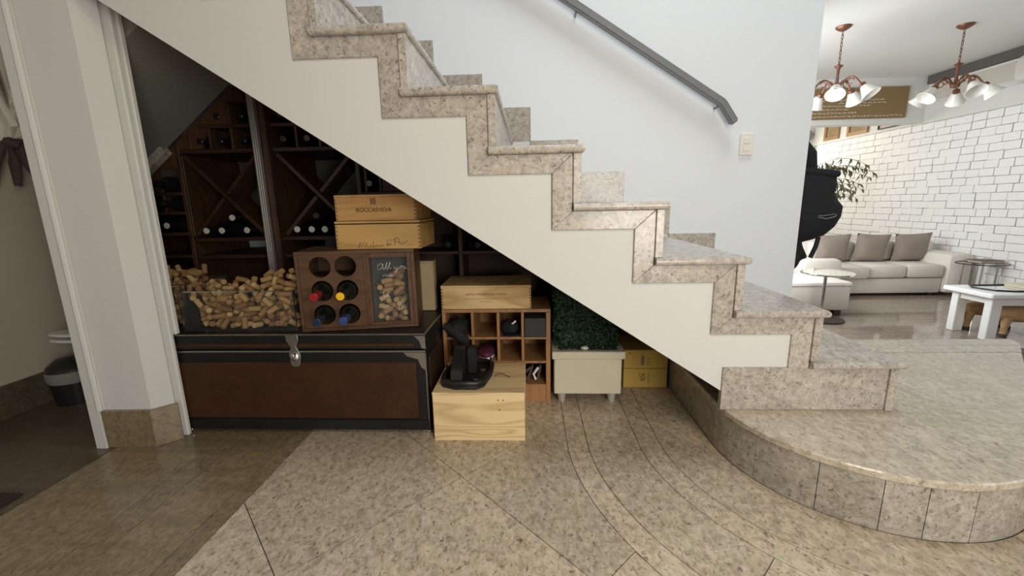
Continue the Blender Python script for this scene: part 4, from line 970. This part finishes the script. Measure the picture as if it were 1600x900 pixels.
# yellow cardboard boxes
for k, (z0, z1, lab) in enumerate(((0.0, 0.098, 'yellow cardboard box with a red emblem, lower of the stack beside the planter'), (0.099, 0.194, 'yellow cardboard box with a brown label, upper of the stack beside the planter'))):
    yb = thing('cardboard_box', lab, 'box', (0.552, 2.06, z0), 0, None)
    mb = MB(); mb.box(0.447, 0.659, 1.94, 2.18, z0 + 0.0005, z1, 0.002); build('carton', mb, M['yellowcard'], yb)
    mb = MB()
    if k == 0:
        for L in ([(-.016, .020), (-.010, -.002), (.004, .020)], [(-.002, .020), (.010, .022), (.004, .010), (.012, .004), (.004, -.004), (-.006, .002)], [(-.012, -.014), (.012, -.014)], [(-.012, -.006), (-.002, -.010), (.010, -.006)]):
            mb.tube([(0.540 + p[0], 1.9395, 0.052 + p[1]) for p in L], 0.0016, 5)
        mb.box(0.566, 0.568, 1.9392, 1.941, 0.022, 0.078); mb.box(0.573, 0.5745, 1.9392, 1.941, 0.022, 0.078)
    else:
        mb.box(0.530, 0.545, 1.9392, 1.941, 0.118, 0.166)
        for z in (0.12, 0.132, 0.15): mb.box(0.556, 0.572, 1.9392, 1.941, z, z + 0.003)
        mb.box(0.470, 0.480, 1.9392, 1.941, 0.176, 0.182)
    build('print', mb, M['inksoft'] if k else M['ink'], yb)

# ---------------------------------------------------------------- hallway things
ZF = -0.18
bn = thing('waste_bin', 'black waste bin with a pale liner on the hallway floor', 'bin', (-2.24, 1.93, 0.0))
BC = (-2.22, 1.80, 0.0); WORLD[bn.name] = Vector(BC); bn.location = BC
mb = MB(); mb.lathe([(0.078, 0.0), (0.092, 0.13), (0.082, 0.13), (0.0, 0.125)], 18, center=BC); build('bucket', mb, M['black'], bn)
mb = MB(); mb.lathe([(0.093, 0.112), (0.098, 0.13), (0.097, 0.16), (0.090, 0.168)], 18, center=BC, closed=False); build('liner', mb, M['plaster_grey'], bn)
mb = MB(); mb.lathe([(0.095, 0.166), (0.088, 0.185), (0.055, 0.212), (0.0, 0.22)], 18, center=BC); build('lid', mb, M['black'], bn)
ld = thing('wall_ledge', 'small white ledge poking out behind the pillar above the bin', 'ledge', (-1.95, 1.68, 0.33))
for z in (0.335, 0.362):
    mb = MB(); mb.prism([(-2.16, 1.70), (-2.14, 1.672), (-2.08, 1.66), (-1.91, 1.66), (-1.97, 1.75), (-2.13, 1.75)], 'z', z, z + 0.012, 0.002); build('board', mb, M['plaster'], ld)
mb = MB(); mb.box(-1.99, -1.95, 1.67, 1.74, 0.3475, 0.3615); build('spacer', mb, M['plaster'], ld)
mb = MB(); mb.box(-2.30, -1.66, 0.70, 1.125, 0.0, 0.010, 0.003); tag(build('doormat', mb, M['mat_dark']), 'dark doormat at the hallway threshold', 'mat')
ct = thing('curtain', 'cream curtain gathered by a dark tie on the hallway wall', 'curtain', (-2.27, 1.80, 1.15))
mb = MB(); rr = random.Random(11)
for k in range(7):
    y = 1.70 + 0.035 * k
    mb.tube([(-2.30, y, 2.6), (-2.285 - 0.01 * (k % 2), y, 1.9), (-2.25 - 0.015 * (k % 2), y, 1.42), (-2.25, 1.765 + 0.014 * k, 1.27), (-2.27, 1.79 + 0.006 * k, 1.215)], 0.03, 8, [0.02, 0.03, 0.042, 0.036, 0.018])
build('drape', mb, M['curtain'], ct, smooth=60)
mb = MB(); mb.tube([(-2.265, 1.78, 1.215), (-2.25, 1.81, 1.20), (-2.27, 1.85, 1.215)], 0.022, 8); mb.tube([(-2.25, 1.83, 1.20), (-2.245, 1.84, 1.13), (-2.24, 1.85, 1.05)], 0.02, 8, [0.012, 0.022, 0.005]); build('tie', mb, M['tie'], ct)
mb = MB()
for k in (0, 1, 2): mb.tube([(-2.27, 1.79 + 0.02 * k, 1.20), (-2.27, 1.74 + 0.07 * k, 1.12), (-2.28, 1.72 + 0.09 * k, 1.02)], 0.02, 8, [0.010, 0.020, 0.012])
build('tail', mb, M['tie'], ct, smooth=60)

# ---------------------------------------------------------------- living room
sf = thing('sofa', 'long off-white slipcovered sofa by the white brick wall', 'sofa', (3.8, 5.0, ZF))
mb = MB(); mb.box(2.95, 4.48, 4.67, 5.36, ZF + 0.03, 0.02, 0.02); build('skirt', mb, M['sofa'], sf)
for a, b in ((2.96, 3.66), (3.67, 4.08), (4.09, 4.47)):
    mb = MB(); mb.box(a, b, 4.60 if a < 3 else 4.645, 5.14, 0.025, 0.165, 0.03); build('seat_cushion', mb, M['sofa'], sf)
mb = MB(); mb.box(2.90, 4.70, 5.16, 5.38, ZF + 0.03, 0.425, 0.045); build('backrest', mb, M['sofa'], sf)
for a, b in ((3.30, 3.78), (3.785, 4.22), (4.225, 4.66)):
    mb = MB(); mb.box(a, b, 5.02, 5.155, 0.168, 0.40, 0.04); build('back_cushion', mb, M['sofa'], sf)
mb = MB(); mb.box(4.485, 4.735, 4.62, 5.155, ZF + 0.03, 0.285, 0.05); build('arm', mb, M['sofa'], sf)
mb = MB(); mb.box(2.86, 3.27, 4.45, 4.595, ZF + 0.03, 0.27, 0.06); build('arm', mb, M['sofa'], sf)
mb = MB()
for x in (3.05, 4.40): mb.box(x, x + 0.05, 4.72, 4.77, ZF, ZF + 0.03)
for x in (3.05, 4.40): mb.box(x, x + 0.05, 5.25, 5.30, ZF, ZF + 0.03)
build('foot', mb, M['hoof'], sf, smooth=0)
for k, (x, wv, lab) in enumerate(((3.475, 0.37, 'taupe velvet cushion on the sofa, leftmost behind the backpack'), (3.90, 0.38, 'taupe velvet cushion in the middle of the sofa'), (4.345, 0.40, 'taupe velvet cushion on the sofa, nearest the brick wall'))):
    mb = MB(); mb.pillow(wv, 0.33, 0.13, Matrix.Translation((x, 4.955, 0.325)) @ Matrix.Rotation(0.12, 4, 'X') @ Matrix.Rotation((-0.03, 0.05, -0.04)[k], 4, 'Y'), 10)
    tag(build('throw_cushion', mb, M['cushion'], smooth=60), lab, 'cushion', 'taupe cushions on the sofa')
pf = thing('pouf', 'white slipcovered square pouf in front of the sofa', 'pouf', (2.65, 4.1, ZF))
mb = MB(); mb.box(2.34, 2.93, 3.85, 4.36, ZF + 0.05, 0.135, 0.04); build('cushion_block', mb, M['sofa'], pf)
mb = MB(); mb.box(2.335, 2.935, 3.845, 4.365, 0.085, 0.145, 0.03); build('cover', mb, M['sofa'], pf)
for x in (2.42, 2.85):
    for y in (3.92, 4.28): mb = MB(); mb.box(x - .03, x + .03, y - .03, y + .03, ZF, ZF + 0.05); build('leg', mb, M['hoof'], pf, smooth=0)
st = thing('side_table', 'small round glass-topped table on a chrome pole beside the pouf', 'side table', (2.60, 3.68, ZF))
mb = MB(); mb.lathe([(0.19, 0.268), (0.193, 0.271), (0.193, 0.279), (0.19, 0.282)], 32, center=(2.51, 3.60, 0)); build('top', mb, M['mirror'], st)
mb = MB(); mb.tube([(2.515, 3.62, 0.267), (2.515, 3.62, ZF + 0.022)], 0.013, 12); build('pole', mb, M['chrome'], st)
mb = MB(); mb.lathe([(0.03, 0.24), (0.03, 0.267)], 14, center=(2.515, 3.62, 0)); build('collar', mb, M['black'], st)
mb = MB(); mb.lathe([(0.17, 0.0), (0.17, 0.012), (0.14, 0.02)], 32, center=(2.62, 3.76, ZF)); build('base', mb, M['hoof'], st)
# coffee table
cf = thing('coffee_table', 'white painted coffee table with thick square legs', 'coffee table', (3.95, 3.3, ZF))
mb = MB(); mb.box(3.37, 4.60, 3.12, 3.50, 0.145, 0.182, 0.008); build('tabletop', mb, M['white_table'], cf)
mb = MB(); mb.box(3.494, 4.459, 3.165, 3.185, 0.085, 0.1445); build('apron', mb, M['white_table'], cf, smooth=0)
mb = MB(); mb.box(3.43, 3.45, 3.211, 3.404, 0.095, 0.1445); build('apron', mb, M['white_table'], cf, smooth=0)
for x in (3.415, 4.46):
    for y in (3.155, 3.405):
        mb = MB(); mb.box(x, x + 0.078, y, y + 0.055, ZF, 0.1445, 0.004); build('leg', mb, M['white_table'], cf)
ty = thing('tray', 'dark-rimmed mirrored tray lying on the white coffee table', 'tray', (3.75, 3.30, 0.182))
tp = [(3.46, 3.36), (3.50, 3.23), (3.60, 3.19), (4.0, 3.19), (4.05, 3.25), (4.05, 3.40), (3.98, 3.44), (3.52, 3.44)]
mb = MB(); mb.prism(tp, 'z', 0.1822, 0.187); build('mirror_plate', mb, M['mirror'], ty)
mb = MB(); mb.tube([(p[0], p[1], 0.189) for p in tp + tp[:1]], 0.007, 6); build('rim', mb, M['black'], ty)
bk = thing('book', 'pale green book lying on the coffee table tray', 'book', (3.86, 3.35, 0.187))
mb = MB(); mb.box(3.76, 3.98, 3.28, 3.42, 0.1875, 0.205, 0.001); build('pages', mb, M['paper'], bk)
mb = MB(); mb.box(3.755, 3.985, 3.275, 3.425, 0.2055, 0.209, 0.001); build('cover', mb, M['bookgreen'], bk)
for k, (x, y, lab) in enumerate(((3.70, 3.46, 'low tan hide stool under the far side of the coffee table'), (3.77, 3.26, 'low tan hide stool under the near side of the coffee table'))):
    s_o = thing('hide_stool', lab, 'stool', (x, y, ZF), 0, 'hide stools under the coffee table')
    yo = 0.045 if k == 0 else 0.0
    mb = MB(); mb.blob((x, y, -0.005), (0.25, 0.07, 0.062), 18, 0.05, 21 + k); build('hide_seat', mb, M['hide'], s_o, smooth=60)
    for dx in (-0.15, 0.15):
        for dy in (-0.035, 0.035):
            mb = MB(); mb.tube([(x + dx, y + dy, -0.02), (x + dx * 1.03, y + dy, -0.09), (x + dx * 1.05, y + dy, ZF + 0.03)], 0.02, 10, [0.034, 0.022, 0.020]); lg = build('leg', mb, M['hide'], s_o)
            mb = MB(); mb.tube([(x + dx * 1.05, y + dy, ZF + 0.03), (x + dx * 1.05, y + dy, ZF)], 0.022, 10); build('hoof', mb, M['hoof'], lg)
# glass side table at the bricks
gt = thing('glass_table', 'oval glass side table standing against the brick wall', 'side table', (4.62, 4.50, ZF))
mb = MB(); mb.lathe([(0.20, 0.205), (0.205, 0.208), (0.205, 0.216), (0.20, 0.219)], 28, Matrix.Translation((4.60, 4.42, 0)) @ Matrix.Scale(0.85, 4, (0, 1, 0))); build('glass_top', mb, M['acrylic'], gt)
mb = MB(); mb.tube([(4.60 + 0.205 * math.cos(a), 4.42 + 0.174 * math.sin(a), 0.212) for a in np.linspace(0, 2 * PI, 25)], 0.005, 6); build('rim', mb, M['darksteel'], gt)
for x, y in ((4.50, 4.36), (4.70, 4.36), (4.50, 4.50), (4.70, 4.50)):
    mb = MB(); mb.tube([(x, y, 0.204), (x, y, ZF)], 0.009, 8); build('leg', mb, M['chrome'], gt)
bk2 = thing('book', 'thick dark-covered book on the glass side table by the bricks', 'book', (4.62, 4.42, 0.219))
mb = MB(); mb.box(4.51, 4.73, 4.34, 4.48, 0.2225, 0.247, 0.002); build('pages', mb, M['paper'], bk2)
for z in (0.2195, 0.2475):
    mb = MB(); mb.box(4.50, 4.735, 4.335, 4.485, z, z + 0.0028); build('cover', mb, M['black'], bk2, smooth=0)

# signboard on the header
sg = thing('sign_board', 'brown board with white handwritten lines on the beam', 'sign', (3.6, 5.56, 1.83))
mb = MB(); mb.box(2.55, 4.55, 5.555, 5.579, 1.835, 2.19, 0.003); build('board', mb, M['signboard'], sg)
mb = MB(); rr = random.Random(5)
for z, x0, x1 in ((2.13, 3.90, 3.98), (2.05, 3.55, 4.22), (2.015, 3.75, 4.28), (1.985, 3.55, 4.10), (1.945, 3.35, 3.85), (1.905, 3.3, 3.95), (1.865, 3.35, 4.50)):
    x = x0
    while x < x1:
        wv = rr.uniform(0.02, 0.06)
        pts = [(x + wv * i / 5, 5.5545, z + rr.uniform(-0.006, 0.008)) for i in range(6)]
        mb.tube(pts, 0.0022, 4); x += wv + 0.014
build('lettering', mb, M['white_ink'], sg)
# picture frames above the bricks and plaque
for k, (y0, y1, mt, lab) in enumerate(((6.99, 7.32, 'print', 'gilt-framed picture above the brick wall, farthest from the beam'), (6.42, 6.82, 'print', 'gilt-framed picture above the brick wall, second from the far end'), (5.78, 6.24, 'pinkprint', 'thin dark-framed pinkish picture just behind the beam'))):
    p = thing('picture_frame', lab, 'picture', (XW - 0.03, (y0 + y1) / 2, 1.795), 0, 'pictures above the brick wall')
    bwid = 0.05 if k < 2 else 0.012; fm = M['gilt'] if k < 2 else M['black']
    mb = MB(); mb.box(XW - 0.022, XW - 0.013, y0 + bwid, y1 - bwid, 1.795 + bwid, 2.20 - bwid); build('print', mb, M[mt], p, smooth=0)
    for a in ((y0, y1, 1.795, 1.795 + bwid), (y0, y1, 2.20 - bwid, 2.20), (y0, y0 + bwid, 1.7955 + bwid, 2.1995 - bwid), (y1 - bwid, y1, 1.7955 + bwid, 2.1995 - bwid)):
        mb = MB(); mb.box(XW - 0.04, XW - 0.0125, *a, 0.003); build('moulding', mb, fm, p)
mb = MB(); mb.prism([(4.62, 1.93), (4.70, 2.02), (4.78, 1.95), (4.74, 1.86), (4.66, 1.80)], 'y', 7.575, 7.599, 0.002); tag(build('wall_plaque', mb, M['greyplaque']), 'small mauve-grey plaque high on the far wall', 'plaque')
# air conditioner
ac = thing('air_conditioner', 'white split air conditioner high on the right wall', 'air conditioner', (4.68, 4.0, 1.93))
t = [(4.787, 1.93), (4.66, 1.925), (4.60, 1.945), (4.578, 1.99), (4.572, 2.08), (4.59, 2.15), (4.63, 2.175), (4.787, 2.18)]
mb = MB(); mb.prism([(p[0], p[1]) for p in t], 'y', 3.60, 4.46, 0.006); build('casing', mb, M['ac'], ac)
mb = MB(); mb.prism([(4.64, 1.918), (4.70, 1.918), (4.70, 1.926), (4.64, 1.926)], 'y', 3.65, 4.42); build('vent_flap', mb, M['cove'], ac, smooth=0)
mbt = text_mb('700', 0.05, 0, 0.0006); mbt.bm.transform(Matrix.Translation((4.5685, 4.36, 2.06)) @ Matrix.Rotation(-PI / 2, 4, 'Z') @ Matrix.Rotation(PI / 2, 4, 'X') @ Matrix.Rotation(-PI / 2, 4, 'Z')); build('marking', mbt, M['cove'], ac)
mb = MB(); mb.box(4.76, 4.787, 4.47, 4.95, 1.955, 1.985, 0.004); build('pipe_cover', mb, M['plaster'], ac)

# chandeliers
def chandelier(x, y, label, a0):
    c = thing('chandelier', label, 'chandelier', (x, y, 2.3), 0, 'copper chandeliers')
    mb = MB(); mb.lathe([(0.0, -0.035), (0.024, -0.033), (0.054, -0.012), (0.058, -0.001)], 20, center=(x, y, 2.3)); build('canopy', mb, M['copper'], c)
    mb = MB(); nlk = 9
    for k in range(nlk):
        zc = 2.262 - 0.030 * k - 0.012; pts = []
        for i in range(9):
            a = 2 * PI * i / 8; dx = 0.007 * math.cos(a); dz = 0.019 * math.sin(a)
            pts.append((x + (dx if k % 2 else 0), y + (0 if k % 2 else dx), zc + dz))
        mb.tube(pts, 0.0028, 5, caps=False)
    build('chain', mb, M['copper'], c)
    mb = MB(); mb.lathe([(0.0, -0.5), (0.03, -0.49), (0.034, -0.47), (0.014, -0.45), (0.010, -0.38), (0.012, -0.33), (0.034, -0.305), (0.012, -0.295), (0.006, -0.285)], 14, center=(x, y, 2.3)); build('stem', mb, M['copper'], c)
    for k in range(5):
        a = a0 + 2 * PI * k / 5; dx, dy = math.cos(a), math.sin(a)
        pts = []
        for i in range(11):
            s = i / 10; r = 0.02 + 0.165 * s; zz = 2.3 - 0.475 + 0.075 * math.sin(PI * min(1, s * 1.05)) - 0.02 * s
            pts.append((x + dx * r, y + dy * r, zz))
        mb = MB(); mb.tube(pts, 0.0075, 7); 
        sc_ = [(x + dx * (0.10 + 0.022 * math.cos(q)), y + dy * (0.10 + 0.022 * math.cos(q)), 2.3 - 0.445 + 0.022 * math.sin(q)) for q in np.linspace(0.3, 5.2, 9)]
        mb.tube(sc_, 0.0045, 5); arm = build('arm', mb, M['copper'], c)
        ax = (Vector((dx, dy, 0)) * 0.62 + Vector((0, 0, -0.78))).normalized()
        mt = Matrix.Translation(Vector(pts[-1])) @ ax.to_track_quat('Z', 'Y').to_matrix().to_4x4()
        mb = MB(); mb.lathe([(0.012, -0.02), (0.024, -0.012), (0.026, 0.012), (0.018, 0.016)], 12, mt); build('holder', mb, M['copper'], arm)
        mb = MB(); mb.lathe([(r_ * 0.82, z_ * 0.84) for r_, z_ in ((0.022, 0.004), (0.036, 0.02), (0.054, 0.06), (0.068, 0.095), (0.086, 0.128), (0.083, 0.129), (0.064, 0.095), (0.050, 0.06), (0.032, 0.022), (0.018, 0.008))], 18, mt, closed=False); build('glass_shade', mb, M['opal'], arm, smooth=50)
    return c
chandelier(2.63, 3.96, 'copper chandelier with white glass shades nearest the stair wall', 0.35)
chandelier(3.66, 4.02, 'copper chandelier with white glass shades nearest the brick wall', 0.75)

# plant behind the sofa
pn = thing('potted_tree', 'slender indoor tree with drooping olive leaves behind the backpack', 'plant', (3.72, 5.95, ZF))
mb = MB(); mb.lathe([(0.13, 0.0), (0.17, 0.32), (0.185, 0.34), (0.17, 0.34), (0.15, 0.29), (0.0, 0.28)], 20, center=(3.72, 5.95, ZF)); build('pot', mb, M['planter'], pn)
mb = MB(); mb.tube([(3.72, 5.95, 0.10), (3.70, 5.93, 0.6), (3.74, 5.90, 1.05), (3.80, 5.88, 1.3)], 0.012, 8, [0.016, 0.013, 0.010, 0.006]); build('trunk', mb, M['twig'], pn)
tw = MB(); V = []; F = []; rr = random.Random(17)
for k in range(26):
    zb = rr.uniform(0.75, 1.3); a = rr.uniform(-1.0, 0.5) if k < 20 else rr.uniform(2.0, 4.4); ln = rr.uniform(0.25, 0.72) if k < 20 else rr.uniform(0.15, 0.4)
    p = Vector((3.735, 5.91, zb)); pts = [p.copy()]; d = Vector((math.cos(a), math.sin(a) * 0.4, 0.55))
    for i in range(7):
        p = p + d.normalized() * ln / 7; d.z -= 0.16; pts.append(p.copy())
    tw.tube(pts, 0.003, 4)
    for i in range(2, 8):
        for q in range(2):
            ld_ = Vector((rr.uniform(-.5, .9), rr.uniform(-.6, .6), -1.0)).normalized(); ll = rr.uniform(0.07, 0.12); sd = ld_.cross(Vector((0, 1, 0.2))).normalized() * 0.010
            c0 = pts[i]; c1_ = c0 + ld_ * ll * .5 + Vector((0.012, 0, 0.012)); c2_ = c0 + ld_ * ll; b0 = len(V)
            V += [tuple(c0), tuple(c1_ + sd), tuple(c2_), tuple(c1_ - sd)]; F += [(b0, b0 + 1, b0 + 2), (b0, b0 + 2, b0 + 3)]
build('branch', tw, M['twig'], pn)
me = bpy.data.meshes.new('leaves'); me.from_pydata([tuple(Vector(v) - WORLD[pn.name]) for v in V], [], F); me.materials.append(M['twigleaf'])
lo = bpy.data.objects.new('leaves', me); COL.objects.link(lo); lo.parent = pn; stuff(lo)

# backpack hanging behind the end of the stair wall
bp = thing('backpack', 'black backpack hanging behind the end of the stair wall', 'backpack', (1.70, 2.80, 0.62))
out = [(1.50, 1.02), (1.58, 1.06), (1.70, 1.09), (1.83, 1.075), (1.905, 1.05), (1.915, 0.995), (1.905, 0.93), (1.935, 0.885), (1.972, 0.845), (1.968, 0.78), (1.935, 0.715), (1.875, 0.66), (1.80, 0.632), (1.72, 0.612), (1.62, 0.60), (1.52, 0.62), (1.48, 0.75), (1.48, 0.90)]
t = bmesh.new(); cxx, czz = 1.70, 0.84; rings = []
for s, yy in ((1.0, 0.0), (0.97, 0.045), (0.88, 0.075), (0.70, 0.095), (0.35, 0.105)):
    rings.append((s, yy))
def ringv(sgn): return [[t.verts.new((cxx + (p[0] - cxx) * s, 2.80 + sgn * yy, czz + (p[1] - czz) * s)) for p in out] for s, yy in rings]
A = ringv(-1); B = ringv(1)
n = len(out)
for RR in (A, B):
    for i in range(len(RR) - 1):
        for k in range(n): t.faces.new((RR[i][k], RR[i][(k + 1) % n], RR[i + 1][(k + 1) % n], RR[i + 1][k]))
    t.faces.new(RR[-1])
bmesh.ops.remove_doubles(t, verts=t.verts[:], dist=1e-5); bmesh.ops.recalc_face_normals(t, faces=t.faces[:])
mb = MB(); mb.add(t); build('pack_body', mb, M['blackcloth'], bp, smooth=60)
mb = MB(); mb.box(1.60, 1.905, 2.71, 2.88, 1.03, 1.075, 0.02, Matrix.Translation((1.8, 0, 1.06)) @ Matrix.Rotation(0.12, 4, 'Y') @ Matrix.Translation((-1.8, 0, -1.06))); build('top_flap', mb, M['blackcloth'], bp)
mb = MB(); mb.tube([(1.50, 2.78, 1.14), (1.56, 2.76, 1.25), (1.66, 2.76, 1.22), (1.72, 2.77, 1.16), (1.75, 2.78, 1.07)], 0.05, 8, [0.05, 0.055, 0.05, 0.05, 0.04]); build('hood', mb, M['blackcloth'], bp, smooth=60)
mb = MB(); mb.tube([(1.80, 2.70, 0.66), (1.79, 2.70, 0.60), (1.765, 2.70, 0.53)], 0.013, 6); build('strap', mb, M['blackcloth'], bp)
mb = MB(); mb.prism([(1.56, 0.66), (1.72, 0.66), (1.735, 0.60), (1.775, 0.525), (1.735, 0.512), (1.712, 0.46), (1.66, 0.43), (1.58, 0.40)], 'y', 2.73, 2.80, 0.01); build('hanging_sleeve', mb, M['blackcloth'], bp)
mb = MB(); mb.tube([(1.745, 2.715, 0.805), (1.77, 2.70, 0.785), (1.83, 2.695, 0.772), (1.885, 2.70, 0.785), (1.935, 2.745, 0.83)], 0.004, 6); mb.tube([(1.75, 2.712, 0.80), (1.80, 2.69, 0.79), (1.88, 2.70, 0.80)], 0.003, 6); build('cord', mb, M['rail'], bp)
mb = MB(); mb.tube([(1.53, 2.651, 1.19), (1.53, 2.72, 1.18), (1.53, 2.73, 1.21)], 0.006, 8); tag(build('coat_hook', mb, M['chrome']), 'metal hook behind the stair wall holding the backpack', 'hook')
